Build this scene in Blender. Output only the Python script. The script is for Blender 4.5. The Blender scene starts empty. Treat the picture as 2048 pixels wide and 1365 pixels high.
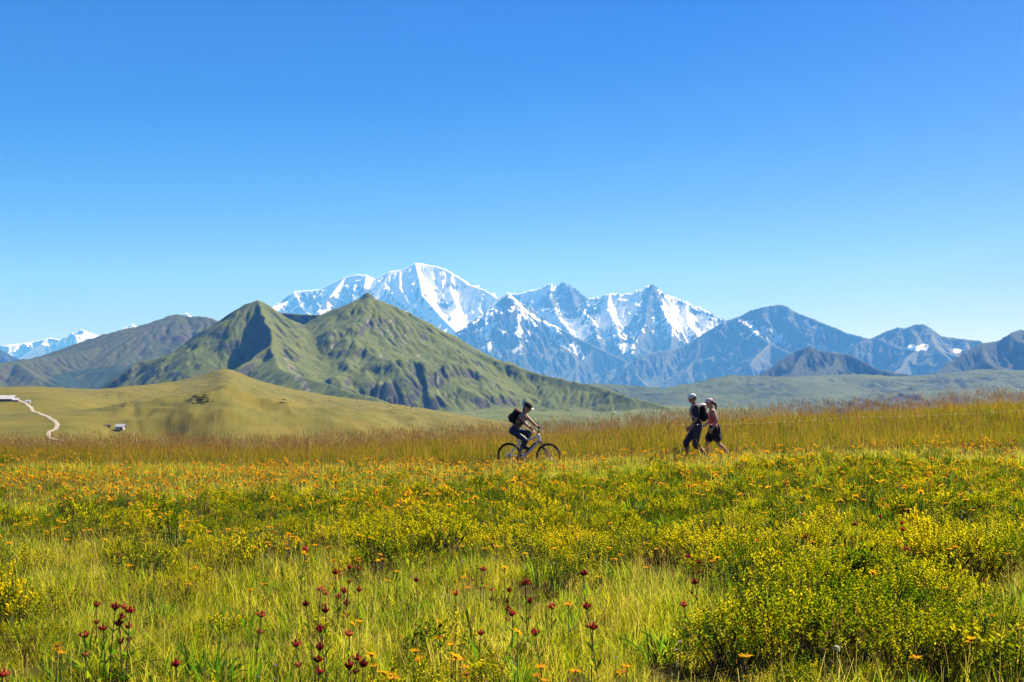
import bpy, bmesh, math, random
import numpy as np
from mathutils import Vector, Matrix, Euler

R = math.radians
random.seed(7)
rng = np.random.default_rng(11)
sc = bpy.context.scene
COL = sc.collection

# ------------------------------------------------------------------ camera
EYE = 1.60                      # eye height over the path where the hikers walk
F = 2813.0                      # focal length in pixels of the 2048 px wide photograph
PITCH = math.atan((805.0 - 682.5) / F)
cd = bpy.data.cameras.new('camera')
cd.sensor_width = 36.0
cd.lens = 36.0 * F / 2048.0
cd.clip_start = 0.1
cd.clip_end = 120000.0
cam = bpy.data.objects.new('camera', cd)
COL.objects.link(cam)
cam.location = (0, 0, EYE)
cam.rotation_euler = (R(90) + PITCH, 0, 0)
sc.camera = cam

# ------------------------------------------------------------------ sky, sun, exposure
SUN_AZ, SUN_EL = R(49), R(44)   # azimuth clockwise from the view direction (+Y)
w = bpy.data.worlds.new('World'); sc.world = w; w.use_nodes = True
nt = w.node_tree; nt.nodes.clear()
sky = nt.nodes.new('ShaderNodeTexSky'); sky.sky_type = 'NISHITA'; sky.sun_disc = False
sky.sun_elevation = SUN_EL; sky.sun_rotation = SUN_AZ
sky.altitude = 2000; sky.air_density = 1.0; sky.dust_density = 2.4; sky.ozone_density = 3.0
hs = nt.nodes.new('ShaderNodeHueSaturation'); hs.inputs['Saturation'].default_value = 1.6; hs.inputs['Hue'].default_value = 0.532
bg = nt.nodes.new('ShaderNodeBackground'); bg.inputs['Strength'].default_value = 0.047
wo = nt.nodes.new('ShaderNodeOutputWorld')
nt.links.new(sky.outputs[0], hs.inputs['Color']); nt.links.new(hs.outputs[0], bg.inputs['Color'])
nt.links.new(bg.outputs[0], wo.inputs['Surface'])
sd = bpy.data.lights.new('sun', 'SUN'); sd.energy = 5.0; sd.angle = R(0.53); sd.color = (1.0, 0.955, 0.87)
sun = bpy.data.objects.new('sun', sd); COL.objects.link(sun)
sdir = Vector((math.cos(SUN_EL) * math.sin(SUN_AZ), math.cos(SUN_EL) * math.cos(SUN_AZ), math.sin(SUN_EL)))
sun.rotation_euler = (-sdir).to_track_quat('-Z', 'Y').to_euler()
sun.location = sdir * 50
vs = sc.view_settings
vs.view_transform = 'Standard'; vs.look = 'None'; vs.exposure = 1.25; vs.gamma = 1.0; vs.use_curve_mapping = False
cy = sc.cycles
cy.use_denoising = True; cy.denoiser = 'OPENIMAGEDENOISE'
cy.max_bounces = 6; cy.diffuse_bounces = 3; cy.transmission_bounces = 4; cy.transparent_max_bounces = 6
cy.glossy_bounces = 2; cy.volume_bounces = 1
cy.use_adaptive_sampling = True; cy.adaptive_threshold = 0.02
cy.sample_clamp_indirect = 6.0

# ------------------------------------------------------------------ helpers
def P(px, py, d):
    """photo pixel + distance along the view -> world point (distance chosen from what the thing stands on)"""
    u = (px - 1024.0) / F; v = (682.5 - py) / F
    s = d / (math.cos(PITCH) - v * math.sin(PITCH))
    return Vector((s * u, d, EYE + s * (math.sin(PITCH) + v * math.cos(PITCH))))

def to_px(x, y, z):
    """world (numpy) -> photo pixels"""
    zz = z - EYE
    f = y * math.cos(PITCH) + zz * math.sin(PITCH)
    up = -y * math.sin(PITCH) + zz * math.cos(PITCH)
    return 1024 + F * x / f, 682.5 - F * up / f

def tag(o, label=None, cat=None, group=None, kind=None):
    if label: o['label'] = label
    if cat: o['category'] = cat
    if group: o['group'] = group
    if kind: o['kind'] = kind
    return o

def link(o, parent=None):
    COL.objects.link(o)
    if parent is not None: o.parent = parent
    return o

def empty(name, loc=(0, 0, 0), rz=0.0):
    o = bpy.data.objects.new(name, None); link(o)
    o.location = loc; o.rotation_euler = (0, 0, rz); o.empty_display_size = 0.1
    return o

def mesh_obj(name, verts, faces, mat=None, parent=None, smooth=False, linked=True):
    me = bpy.data.meshes.new(name)
    me.from_pydata([tuple(v) for v in verts], [], faces); me.update()
    o = bpy.data.objects.new(name, me)
    if linked: link(o, parent)
    if mat is not None: me.materials.append(mat)
    if smooth: me.polygons.foreach_set('use_smooth', [True] * len(me.polygons))
    return o

def bm_obj(name, bm, mat=None, parent=None, smooth=False):
    me = bpy.data.meshes.new(name); bm.to_mesh(me); bm.free()
    o = bpy.data.objects.new(name, me); link(o, parent)
    if mat is not None: me.materials.append(mat)
    if smooth: me.polygons.foreach_set('use_smooth', [True] * len(me.polygons))
    return o

def copy_tree(o, parent=None):
    c = o.copy(); COL.objects.link(c); c.parent = parent
    for ch in list(o.children): copy_tree(ch, c)
    return c

# ------------------------------------------------------------------ noise
_perm = rng.permutation(512)
_g = rng.normal(size=(512, 2)); _g /= np.linalg.norm(_g, axis=1)[:, None]
def gnoise(x, y):
    xi = np.floor(x).astype(int); yi = np.floor(y).astype(int)
    xf = x - xi; yf = y - yi
    def gr(ix, iy, fx, fy):
        h = _perm[(_perm[ix & 511] + iy) & 511]
        return _g[h, 0] * fx + _g[h, 1] * fy
    u = xf * xf * xf * (xf * (xf * 6 - 15) + 10); v = yf * yf * yf * (yf * (yf * 6 - 15) + 10)
    a = gr(xi, yi, xf, yf); b = gr(xi + 1, yi, xf - 1, yf)
    c = gr(xi, yi + 1, xf, yf - 1); d = gr(xi + 1, yi + 1, xf - 1, yf - 1)
    return ((a + (b - a) * u) + ((c + (d - c) * u) - (a + (b - a) * u)) * v) * 1.5
def fbm(x, y, oct=5, gain=0.5, lac=2.03):
    s = 0; a = 1.0
    for i in range(oct):
        s = s + a * gnoise(x + 17.3 * i, y - 9.1 * i); x = x * lac; y = y * lac; a *= gain
    return s
def ridged(x, y, oct=5, gain=0.55, lac=2.07):
    s = 0; a = 1.0; wgt = 1.0
    for i in range(oct):
        n = 1 - np.abs(gnoise(x + 31.7 * i, y + 11.9 * i)); n = n * n * wgt
        s = s + a * n; wgt = np.clip(n * 1.6, 0, 1); x = x * lac; y = y * lac; a *= gain
    return s
def smooth(a, b, x):
    t = np.clip((x - a) / (b - a), 0, 1); return t * t * (3 - 2 * t)

# ------------------------------------------------------------------ materials
class NT:
    """small node-tree writer"""
    def __init__(s, name):
        s.m = bpy.data.materials.new(name); s.m.use_nodes = True
        s.t = s.m.node_tree; s.t.nodes.clear()
        s.out = s.t.nodes.new('ShaderNodeOutputMaterial')
    def n(s, typ, props=None, **ins):
        nd = s.t.nodes.new(typ)
        for k, v in (props or {}).items(): setattr(nd, k, v)
        for k, v in ins.items():
            k = k.replace('_', ' ')
            s.set(nd.inputs[k] if k in nd.inputs else nd.inputs[int(k[1:])], v)
        return nd
    def set(s, sock, v):
        if isinstance(v, bpy.types.NodeSocket): s.t.links.new(v, sock)
        elif isinstance(v, bpy.types.Node): s.t.links.new(v.outputs[0], sock)
        else: sock.default_value = v
    def mix(s, fac, a, b, blend='MIX'):
        nd = s.t.nodes.new('ShaderNodeMix'); nd.data_type = 'RGBA'; nd.blend_type = blend
        s.set(nd.inputs[0], fac); s.set(nd.inputs[6], c4(a)); s.set(nd.inputs[7], c4(b))
        return nd.outputs[2]
    def ramp(s, fac, stops):
        nd = s.t.nodes.new('ShaderNodeValToRGB'); s.set(nd.inputs[0], fac)
        el = nd.color_ramp.elements
        while len(el) < len(stops): el.new(0.5)
        for e, (p, c) in zip(el, stops): e.position = p; e.color = c4(c)
        return nd.outputs[0]
    def rng(s, v, a, b, c=0.0, d=1.0):
        nd = s.t.nodes.new('ShaderNodeMapRange'); s.set(nd.inputs[0], v)
        for i, q in enumerate((a, b, c, d)): nd.inputs[i + 1].default_value = q
        return nd.outputs[0]
    def math(s, op, a, b=0.0, c=0.0):
        nd = s.t.nodes.new('ShaderNodeMath'); nd.operation = op
        s.set(nd.inputs[0], a); s.set(nd.inputs[1], b); s.set(nd.inputs[2], c)
        return nd.outputs[0]
    def noise(s, vec, scale, detail=4.0, rough=0.55, dist=0.0):
        nd = s.t.nodes.new('ShaderNodeTexNoise')
        if vec is not None: s.set(nd.inputs['Vector'], vec)
        nd.inputs['Scale'].default_value = scale; nd.inputs['Detail'].default_value = detail
        nd.inputs['Roughness'].default_value = rough; nd.inputs['Distortion'].default_value = dist
        return nd.outputs[0]
    def attr(s, name, typ='GEOMETRY'):
        nd = s.t.nodes.new('ShaderNodeAttribute'); nd.attribute_name = name; nd.attribute_type = typ
        return nd
    def pos(s):
        return s.t.nodes.new('ShaderNodeNewGeometry').outputs['Position']
    def done(s, shader):
        s.set(s.out.inputs['Surface'], shader); return s.m

def c4(c):
    if isinstance(c, (bpy.types.NodeSocket, bpy.types.Node)): return c
    return (c[0], c[1], c[2], 1.0) if len(c) == 3 else tuple(c)

def plain(name, col, rough=0.6, metal=0.0, var=0.12, scale=30.0, spec=0.4):
    """paint, cloth or skin: a base colour with a little procedural unevenness"""
    t = NT(name)
    tc = t.n('ShaderNodeTexCoord').outputs['Object']
    f = t.noise(tc, scale, 3)
    c2 = tuple(max(0, q * (1 - var)) for q in col); c3 = tuple(min(1, q * (1 + var)) for q in col)
    colr = t.mix(f, c2, c3)
    b = t.n('ShaderNodeBsdfPrincipled', None, Base_Color=colr, Roughness=rough, Metallic=metal)
    b.inputs['Specular IOR Level'].default_value = spec
    bp = t.n('ShaderNodeBump', None, Strength=0.15, Distance=0.01, Height=t.noise(tc, scale * 3, 4))
    t.set(b.inputs['Normal'], bp)
    return t.done(b)

# ================================================================== the mountains and hills
def ridge_field(X, Y, ridges, slope, uneven=None):
    """height as the highest of many flanks falling away from ridge lines; returns height and distance to the ridge"""
    H = np.full(X.shape, -5000.0); D = np.full(X.shape, 1e9)
    for rd in ridges:
        pts, sl = rd[0], rd[1] if len(rd) > 1 else slope
        sL, sR = sl if isinstance(sl, tuple) else (sl, sl)
        for a, b in zip(pts[:-1], pts[1:]):
            dx, dy = b[0] - a[0], b[1] - a[1]; L2 = dx * dx + dy * dy + 1e-9
            t = np.clip(((X - a[0]) * dx + (Y - a[1]) * dy) / L2, 0, 1)
            ex, ey = X - (a[0] + t * dx), Y - (a[1] + t * dy)
            d = np.sqrt(ex * ex + ey * ey)
            if sL == sR: s_ = sL
            else: s_ = np.where(dx * ey - dy * ex > 0, sL, sR)
            if uneven is not None: s_ = s_ * uneven
            h = a[2] + t * (b[2] - a[2]) - s_ * d
            H = np.maximum(H, h); D = np.minimum(D, d)
    return H, D

def erode(H, cell, n=6000, batches=8, steps=45, k_er=0.25, k_dep=0.2, cap=3.0, inertia=0.25, rs=5):
    """droplet erosion, all droplets of a batch at once: cuts gullies that run down the fall line"""
    r = np.random.default_rng(rs); ny, nx = H.shape; h = (H / cell).ravel().copy()
    for b in range(batches):
        x = r.uniform(1, nx - 3, n); y = r.uniform(1, ny - 3, n)
        vx = np.zeros(n); vy = np.zeros(n); sp = np.ones(n); wa = np.ones(n); sed = np.zeros(n)
        for s in range(steps):
            ix = x.astype(int); iy = y.astype(int); fx = x - ix; fy = y - iy; k = iy * nx + ix
            a, bb, c, d = h[k], h[k + 1], h[k + nx], h[k + nx + 1]
            gx = (bb - a) * (1 - fy) + (d - c) * fy; gy = (c - a) * (1 - fx) + (d - bb) * fx
            hh = a * (1 - fx) * (1 - fy) + bb * fx * (1 - fy) + c * (1 - fx) * fy + d * fx * fy
            vx = vx * inertia - gx * (1 - inertia); vy = vy * inertia - gy * (1 - inertia)
            ln = np.sqrt(vx * vx + vy * vy) + 1e-9; vx /= ln; vy /= ln
            x2 = np.clip(x + vx, 1, nx - 3); y2 = np.clip(y + vy, 1, ny - 3)
            jx = x2.astype(int); jy = y2.astype(int); qx = x2 - jx; qy = y2 - jy; q = jy * nx + jx
            h2 = h[q] * (1 - qx) * (1 - qy) + h[q + 1] * qx * (1 - qy) + h[q + nx] * (1 - qx) * qy + h[q + nx + 1] * qx * qy
            dh = h2 - hh
            capn = np.maximum(-dh, 0.01) * sp * wa * cap
            dep = np.where(dh > 0, np.minimum(dh, sed), np.where(sed > capn, (sed - capn) * k_dep, 0))
            er = np.where((dh <= 0) & (sed <= capn), np.minimum((capn - sed) * k_er, -dh * 0.5), 0)
            sed = sed - dep + er; am = dep - er
            am = np.clip(am, -0.4, 0.3); N = h.size
            h += (np.bincount(k, am * (1 - fx) * (1 - fy), N) + np.bincount(k + 1, am * fx * (1 - fy), N)
                  + np.bincount(k + nx, am * (1 - fx) * fy, N) + np.bincount(k + nx + 1, am * fx * fy, N))
            sp = np.sqrt(np.clip(sp * sp - dh * 2.0, 0.05, 9)); wa *= 0.985
            x, y = x2, y2
        if not np.all(np.isfinite(h)): h = np.where(np.isfinite(h), h, H.ravel() / cell)
        h = np.clip(h, H.ravel() / cell - 6.0, H.ravel() / cell + 1.2)
    return (h * cell).reshape(H.shape)

def blur(A, n=1):
    for _ in range(n):
        B = np.pad(A, 1, mode='edge')
        A = (B[:-2, 1:-1] + B[2:, 1:-1] + B[1:-1, :-2] + B[1:-1, 2:] + 4 * B[1:-1, 1:-1]) / 8
    return A

def grid_mesh(name, X, Y, Z, mat, attrs=None):
    ny, nx = X.shape
    me = bpy.data.meshes.new(name)
    co = np.stack([X, Y, Z], -1).reshape(-1, 3).astype(np.float32)
    i = (np.arange(ny - 1)[:, None] * nx + np.arange(nx - 1)[None, :]).ravel()
    q = np.stack([i, i + 1, i + nx + 1, i + nx], -1).ravel().astype(np.int32)
    me.vertices.add(len(co)); me.vertices.foreach_set('co', co.ravel())
    me.loops.add(len(q)); me.loops.foreach_set('vertex_index', q)
    me.polygons.add(len(i)); me.polygons.foreach_set('loop_start', np.arange(0, len(q), 4, dtype=np.int32))
    me.polygons.foreach_set('use_smooth', np.ones(len(i), dtype=bool))
    me.update(calc_edges=True); me.validate()
    for k, v in (attrs or {}).items():
        at = me.attributes.new(k, 'FLOAT', 'POINT'); at.data.foreach_set('value', v.ravel().astype(np.float32))
    me.materials.append(mat)
    o = bpy.data.objects.new(name, me); link(o)
    tag(o, kind='structure')
    return o

def slope_of(Z, cx, cy):
    gy, gx = np.gradient(Z, cy, cx); return np.sqrt(gx * gx + gy * gy), gx, gy

def make_grid(x0, x1, y0, y1, cell):
    xs = np.arange(x0, x1 + cell, cell); ys = np.arange(y0, y1 + cell, cell)
    return np.meshgrid(xs, ys)

def crest(pts, d=None):
    """[(px,py,d)] -> world points"""
    return [tuple(P(p[0], p[1], p[2] if len(p) > 2 else d)) for p in pts]

def spurs(cr, step, length, drop, seed, sway=0.5, back=False, sl=None, start=0.0, sub=True):
    """side ridges that leave a crest towards the viewer (and sub-ridges off them)"""
    r = random.Random(seed); out = []
    acc = r.uniform(0.2, 0.8) * step
    for a, b in zip(cr[:-1], cr[1:]):
        L = math.hypot(b[0] - a[0], b[1] - a[1]); p = 0.0
        while acc <= L:
            t = acc / L
            q = [a[i] + t * (b[i] - a[i]) for i in range(3)]; q[2] -= start
            for sgn in ((-1, 1) if back else (-1,)):
                ang = r.uniform(-sway, sway); ln = length * r.uniform(0.6, 1.25); dr = drop * r.uniform(0.75, 1.2)
                pts = [tuple(q)]; n = 5; x, y, z = q
                for k in range(n):
                    ang += r.uniform(-0.35, 0.35)
                    x += math.sin(ang) * ln / n; y += sgn * math.cos(ang) * ln / n
                    z -= dr / n * (1.25 - 0.5 * k / n) * r.uniform(0.6, 1.35)
                    pts.append((x, y, z))
                    if sub and k in (1, 2, 3):
                        s2 = r.choice((-1, 1)); a2 = ang + s2 * r.uniform(0.6, 1.0); l2 = ln * 0.35
                        out.append(([(x, y, z), (x + math.sin(a2) * l2 * .5, y + sgn * math.cos(a2) * l2 * .5, z - dr * .2),
                                     (x + math.sin(a2) * l2, y + sgn * math.cos(a2) * l2, z - dr * .42)],) + ((sl,) if sl else ()))
                out.append((pts,) + ((sl,) if sl else ()))
            acc += step * r.uniform(0.6, 1.4)
        acc -= L
    return out

# ---- materials of the terrain: colour of rock, turf, scree and snow only
def terrain_mat(name, rock, turf, scree, snow=(0.92, 0.935, 0.96), sscale=0.01, rough=0.9):
    t = NT(name)
    p = t.pos()
    big = t.noise(p, sscale, 6, 0.6); fine = t.noise(p, sscale * 9, 5, 0.65)
    rk = t.mix(fine, tuple(q * 0.62 for q in rock), tuple(min(1, q * 1.35) for q in rock))
    tf = t.mix(t.rng(big, 0.3, 0.7), turf[0], turf[1])
    tf = t.mix(t.rng(fine, 0.25, 0.8), tf, turf[2])
    gr = t.attr('rock').outputs['Fac']
    edge = t.rng(t.math('ADD', gr, t.math('MULTIPLY', t.math('SUBTRACT', fine, 0.5), 0.55)), 0.38, 0.62)
    col = t.mix(edge, tf, rk)
    sr = t.rng(t.math('ADD', t.attr('scree').outputs['Fac'], t.math('MULTIPLY', t.math('SUBTRACT', fine, 0.5), 0.5)), 0.4, 0.65)
    col = t.mix(sr, col, t.mix(fine, tuple(q * 0.8 for q in scree), scree))
    sn = t.rng(t.math('ADD', t.attr('snow').outputs['Fac'], t.math('MULTIPLY', t.math('SUBTRACT', fine, 0.5), 0.35)), 0.42, 0.58)
    col = t.mix(sn, col, snow)
    b = t.n('ShaderNodeBsdfPrincipled', None, Base_Color=col, Roughness=rough)
    b.inputs['Specular IOR Level'].default_value = 0.12
    return t.done(b)

def in_poly(u, v, poly):
    ins = np.zeros(u.shape, bool); n = len(poly)
    for i in range(n):
        x1, y1 = poly[i]; x2, y2 = poly[(i + 1) % n]
        c = ((y1 > v) != (y2 > v)) & (u < (x2 - x1) * (v - y1) / (y2 - y1 + 1e-9) + x1)
        ins ^= c
    return ins

m_far = terrain_mat('high_mountain', (0.055, 0.057, 0.066), ((0.07, 0.085, 0.04), (0.095, 0.10, 0.05), (0.085, 0.08, 0.05)), (0.17, 0.16, 0.155), sscale=0.0016)
m_blue = terrain_mat('forested_mountain', (0.035, 0.036, 0.04), ((0.012, 0.022, 0.010), (0.03, 0.04, 0.014), (0.02, 0.026, 0.013)), (0.10, 0.09, 0.08), sscale=0.003)
m_ridge = terrain_mat('grass_mountain', (0.055, 0.05, 0.045), ((0.055, 0.092, 0.010), (0.125, 0.148, 0.015), (0.095, 0.10, 0.018)), (0.24, 0.21, 0.16), sscale=0.012)
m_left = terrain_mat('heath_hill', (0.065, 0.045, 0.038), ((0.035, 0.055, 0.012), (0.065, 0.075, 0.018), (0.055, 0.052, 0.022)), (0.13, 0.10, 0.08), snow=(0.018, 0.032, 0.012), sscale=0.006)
m_hill = terrain_mat('pasture', (0.05, 0.05, 0.022), ((0.05, 0.085, 0.004), (0.165, 0.14, 0.008), (0.15, 0.10, 0.012)), (0.25, 0.165, 0.045), sscale=0.02)
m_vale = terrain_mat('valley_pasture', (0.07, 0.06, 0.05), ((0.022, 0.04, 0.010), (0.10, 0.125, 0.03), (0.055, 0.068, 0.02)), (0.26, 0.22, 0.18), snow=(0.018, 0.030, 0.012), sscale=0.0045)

def finish_terrain(name, X, Y, Z, mat, cell, snow=None, rock_lo=0.75, rock_hi=1.25, scree=None, label=None):
    sl, gx, gy = slope_of(Z, cell, cell)
    rock = smooth(rock_lo, rock_hi, sl)
    at = {'rock': rock, 'snow': snow if snow is not None else np.zeros_like(Z), 'scree': scree if scree is not None else np.zeros_like(Z)}
    o = grid_mesh(name, X, Y, Z, mat, at)
    if label: tag(o, label)
    return o

# ---- the high snow massif (22-28 km away)
def snow_massif():
    c1 = crest([(505, 690, 27500), (540, 640, 27400), (555, 620, 27300), (575, 592, 27200), (588, 583, 27100), (640, 579, 27000), (665, 566, 26900), (690, 554, 26800), (715, 549, 26700), (733, 550, 26600),
                (750, 558, 26600), (780, 543, 26500), (800, 541, 26500), (818, 534, 26500), (831, 526, 26500), (850, 529, 26500), (872, 533, 26400), (890, 538, 26300), (905, 547, 26200),
                (922, 558, 26000), (936, 569, 25800), (952, 574, 25500), (970, 580, 25200), (985, 590, 25000), (996, 597, 24800), (1015, 586, 24500), (1035, 589, 24200), (1060, 583, 24000),
                (1085, 577, 23900), (1103, 570, 23800), (1112, 574, 23800), (1125, 570, 23700), (1138, 570, 23700), (1152, 583, 23600), (1172, 598, 23500), (1185, 597, 23500), (1200, 597, 23400), (1220, 588, 23300),
                (1240, 591, 23200), (1258, 590, 23200), (1282, 583, 23000), (1293, 575, 23000), (1306, 573, 23000), (1316, 580, 23000), (1330, 592, 22900), (1350, 598, 22900), (1372, 607, 22800),
                (1388, 616, 22700), (1398, 615, 22700), (1412, 624, 22600), (1432, 636, 22500), (1450, 645, 22400), (1500, 660, 22300), (1600, 690, 22000)])
    cell = 17.0
    X, Y = make_grid(-5200, 5100, 18800, 28600, cell)
    rid = [(c1, (0.85, 0.95))]
    # spurs seen in the photograph: (px,py,d)
    for s in ([(588, 583, 27100), (600, 610, 26400), (640, 650, 25500), (660, 700, 24500)],
              [(690, 554, 26800), (655, 600, 26100), (620, 640, 25400), (600, 680, 24600)],
              [(733, 550, 26600), (728, 580, 26100), (745, 620, 25400), (790, 660, 24600), (840, 720, 23600)],
              [(800, 541, 26500), (800, 575, 25900), (822, 612, 25200), (860, 640, 24600), (900, 690, 23600)],
              [(831, 526, 26500), (838, 555, 25900), (845, 590, 25300), (880, 630, 24500), (930, 680, 23400)],
              [(905, 547, 26200), (900, 580, 25600), (915, 615, 25000), (880, 650, 24200)],
              [(936, 569, 25800), (945, 600, 25200), (975, 640, 24300), (1000, 690, 23300)],
              [(1015, 586, 24500), (1018, 615, 23800), (1045, 640, 23200), (1060, 690, 22200), (1080, 740, 21200)],
              [(1103, 570, 23800), (1100, 600, 23300), (1120, 640, 22600), (1150, 675, 21900), (1180, 720, 21000)],
              [(1138, 570, 23700), (1150, 610, 23000), (1185, 640, 22400), (1200, 690, 21500)],
              [(1220, 588, 23300), (1215, 620, 22700), (1235, 655, 22000), (1240, 700, 21200)],
              [(1306, 573, 23000), (1295, 610, 22400), (1290, 650, 21700), (1262, 700, 20900)],
              [(1306, 573, 23000), (1325, 620, 22200), (1345, 660, 21500), (1340, 700, 20800)],
              [(1372, 607, 22800), (1375, 640, 22200), (1395, 680, 21500), (1380, 720, 20800)]):
        rid.append((crest(s), 0.95))
    rid += spurs(c1, 700, 3600, 1650, 3, 0.55, sl=0.95, start=120)
    H, D = ridge_field(X, Y, rid, 0.9)
    H += (ridged(X / 900, Y / 900, 6) - 1.1) * 190 * smooth(60, 500, D) + (ridged(X / 330 + 4, Y / 330, 5) - 1.1) * 130 * smooth(30, 300, D) + (ridged(X / 130, Y / 130 + 9, 4) - 1.1) * 55 * smooth(20, 170, D)
    base = -600 + fbm(X / 2600, Y / 2600, 3) * 90
    H = np.maximum(H, base)
    H0 = H
    H = erode(H, cell, 9000, 6, 50, rs=3)
    H = H0 * (1 - smooth(0, 90, D)) + H * smooth(0, 90, D)
    jag = np.abs(fbm(X / 90, Y / 90, 4)) * (22 + 55 * smooth(-300, 600, X))
    H = H + jag * (1 - smooth(10, 160, D)) * smooth(-4300, 800, X) * 0.7
    sl, gx, gy = slope_of(blur(H, 2), cell, cell)
    u, v = to_px(X, Y, H)
    alt = H + 1900
    line = 2700 + 350 * smooth(-3500, 3000, X) * 0 + 200 * fbm(X / 900, Y / 900, 3)
    s = smooth(-200, 500, alt - line) * 1.02 - smooth(0.75, 1.55, sl) * 0.62 + 0.38 * fbm(X / 200, Y / 200, 5)
    conc = blur(H, 14) - H                      # hollows keep snow
    s += np.clip(conc / 70, -0.5, 0.6)
    s += smooth(3900, 4500, alt) * 0.45
    # ice caps and glaciers that can be made out in the photograph
    for poly, a in (([(640, 575), (720, 547), (760, 556), (800, 538), (834, 524), (908, 545), (936, 566), (1000, 598), (985, 625), (940, 640), (930, 600), (900, 600), (870, 610), (845, 570), (800, 600), (760, 585), (700, 570), (660, 590)], 0.55),
                    ([(930, 575), (1000, 598), (975, 635), (945, 640), (925, 620)], 0.6),
                    ([(1040, 590), (1105, 572), (1105, 590), (1070, 620), (1160, 650), (1200, 670), (1190, 690), (1120, 655), (1040, 635)], 0.45),
                    ([(1215, 590), (1290, 580), (1270, 620), (1250, 650), (1230, 680), (1190, 650), (1205, 620)], 0.35),
                    ([(1205, 668), (1240, 690), (1290, 690), (1270, 716), (1240, 700)], 0.7),
                    ([(1310, 590), (1345, 600), (1400, 640), (1440, 650), (1400, 670), (1370, 665), (1330, 690), (1310, 680), (1330, 640)], 0.35),
                    ([(850, 650), (960, 635), (940, 660), (890, 690), (860, 690)], 0.4)):
        s += blur(in_poly(u, v, poly).astype(float), 3) * a
    for poly, a in (([(570, 600), (600, 588), (680, 600), (720, 610), (700, 640), (560, 630)], 0.25),
                    ([(715, 560), (750, 575), (745, 590), (712, 585)], 0.5), ([(905, 550), (935, 570), (925, 590), (890, 575)], 0.8),
                    ([(1105, 570), (1140, 568), (1180, 600), (1160, 640), (1120, 620), (1075, 610)], 0.6),
                    ([(1285, 585), (1306, 572), (1330, 592), (1320, 640), (1285, 650)], 0.6)):
        s -= blur(in_poly(u, v, poly).astype(float), 3) * a
    finish_terrain('snow_mountain', X, Y, H, m_far, cell, np.clip(s, 0, 1), 0.1, 0.3,
                   label='high snow-capped blue mountain massif on the far skyline')

def range_(name, cr, xr, yr, cell, slope, sp, base, seed, mat, label, snowline=None, snow_amt=1.0, patches=(), rlo=0.7, rhi=1.2, ridge_amp=120, ridge_len=700,
           er=(6000, 8), scree_a=0.0, extra=()):
    c = crest(cr)
    X, Y = make_grid(xr[0], xr[1], yr[0], yr[1], cell)
    rid = [(c, slope)] + [(crest(e), slope) for e in extra]
    if sp: rid += spurs(c, sp[0], sp[1], sp[2], seed, sp[3] if len(sp) > 3 else 0.5, sl=slope, start=sp[0] * 0.06)
    H, D = ridge_field(X, Y, rid, slope)
    H += (ridged(X / ridge_len + seed, Y / ridge_len, 6) - 1.1) * ridge_amp * smooth(20, 400, D) + fbm(X / (ridge_len * .16), Y / (ridge_len * .16), 4) * ridge_amp * 0.16 * smooth(5, 120, D)
    H += (ridged(X / (ridge_len * .4) + seed, Y / (ridge_len * .4), 5) - 1.1) * ridge_amp * 0.42 * smooth(10, 200, D)
    H = np.maximum(H, base + fbm(X / 1500, Y / 1500, 3) * 25)
    H0 = H
    if er: H = erode(H, cell, er[0], er[1], 45, rs=seed)
    k = smooth(0, cell * 5, D); H = H0 * (1 - k) + H * k
    H += np.abs(fbm(X / (cell * 4), Y / (cell * 4), 3)) * cell * 0.9 * (1 - smooth(cell, cell * 9, D))
    s = np.zeros_like(H)
    u, v = to_px(X, Y, H)
    sl, gx, gy = slope_of(blur(H, 2), cell, cell)
    if snowline is not None:
        s = smooth(-150, 350, H + 1900 - snowline + 200 * fbm(X / 700, Y / 700, 3)) * snow_amt - smooth(0.8, 1.4, sl) * 0.7 + np.clip((blur(H, 12) - H) / 60, -0.4, 0.5)
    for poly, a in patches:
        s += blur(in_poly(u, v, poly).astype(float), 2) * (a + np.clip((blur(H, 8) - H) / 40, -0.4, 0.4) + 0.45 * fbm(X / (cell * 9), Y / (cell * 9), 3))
    scr = scree_a * smooth(0.0, 0.5, fbm(X / 500 + 5, Y / 500, 4)) if scree_a else None
    finish_terrain(name, X, Y, H, mat, cell, np.clip(s, 0, 1), rlo, rhi, scr, label)

snow_massif()
range_('blue_rock_ridge', [(870, 700, 19800), (905, 675, 19800), (940, 655, 19800), (965, 640, 19800), (990, 612, 19700), (1005, 596, 19700), (1018, 588, 19600), (1028, 600, 19600), (1040, 622, 19500), (1075, 640, 19400),
                            (1110, 652, 19300), (1150, 675, 19200), (1200, 697, 19000), (1250, 722, 18800), (1300, 745, 18700)],
       (-1600, 2400), (15200, 20600), 14.0, 0.85, (500, 2600, 900, 0.5), -560, 21, m_far, 'steep blue rocky ridge standing before the snow massif',
       snowline=2550, snow_amt=0.85, patches=(([(1040, 632), (1090, 640), (1150, 690), (1190, 740), (1150, 710), (1090, 670)], 0.5), ([(960, 700), (985, 680), (980, 705)], 0.9), ([(1050, 680), (1075, 685), (1060, 700)], 0.5), ([(985, 640), (1000, 650), (960, 690), (930, 690)], 0.5)),
       ridge_amp=150, ridge_len=800)
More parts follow.
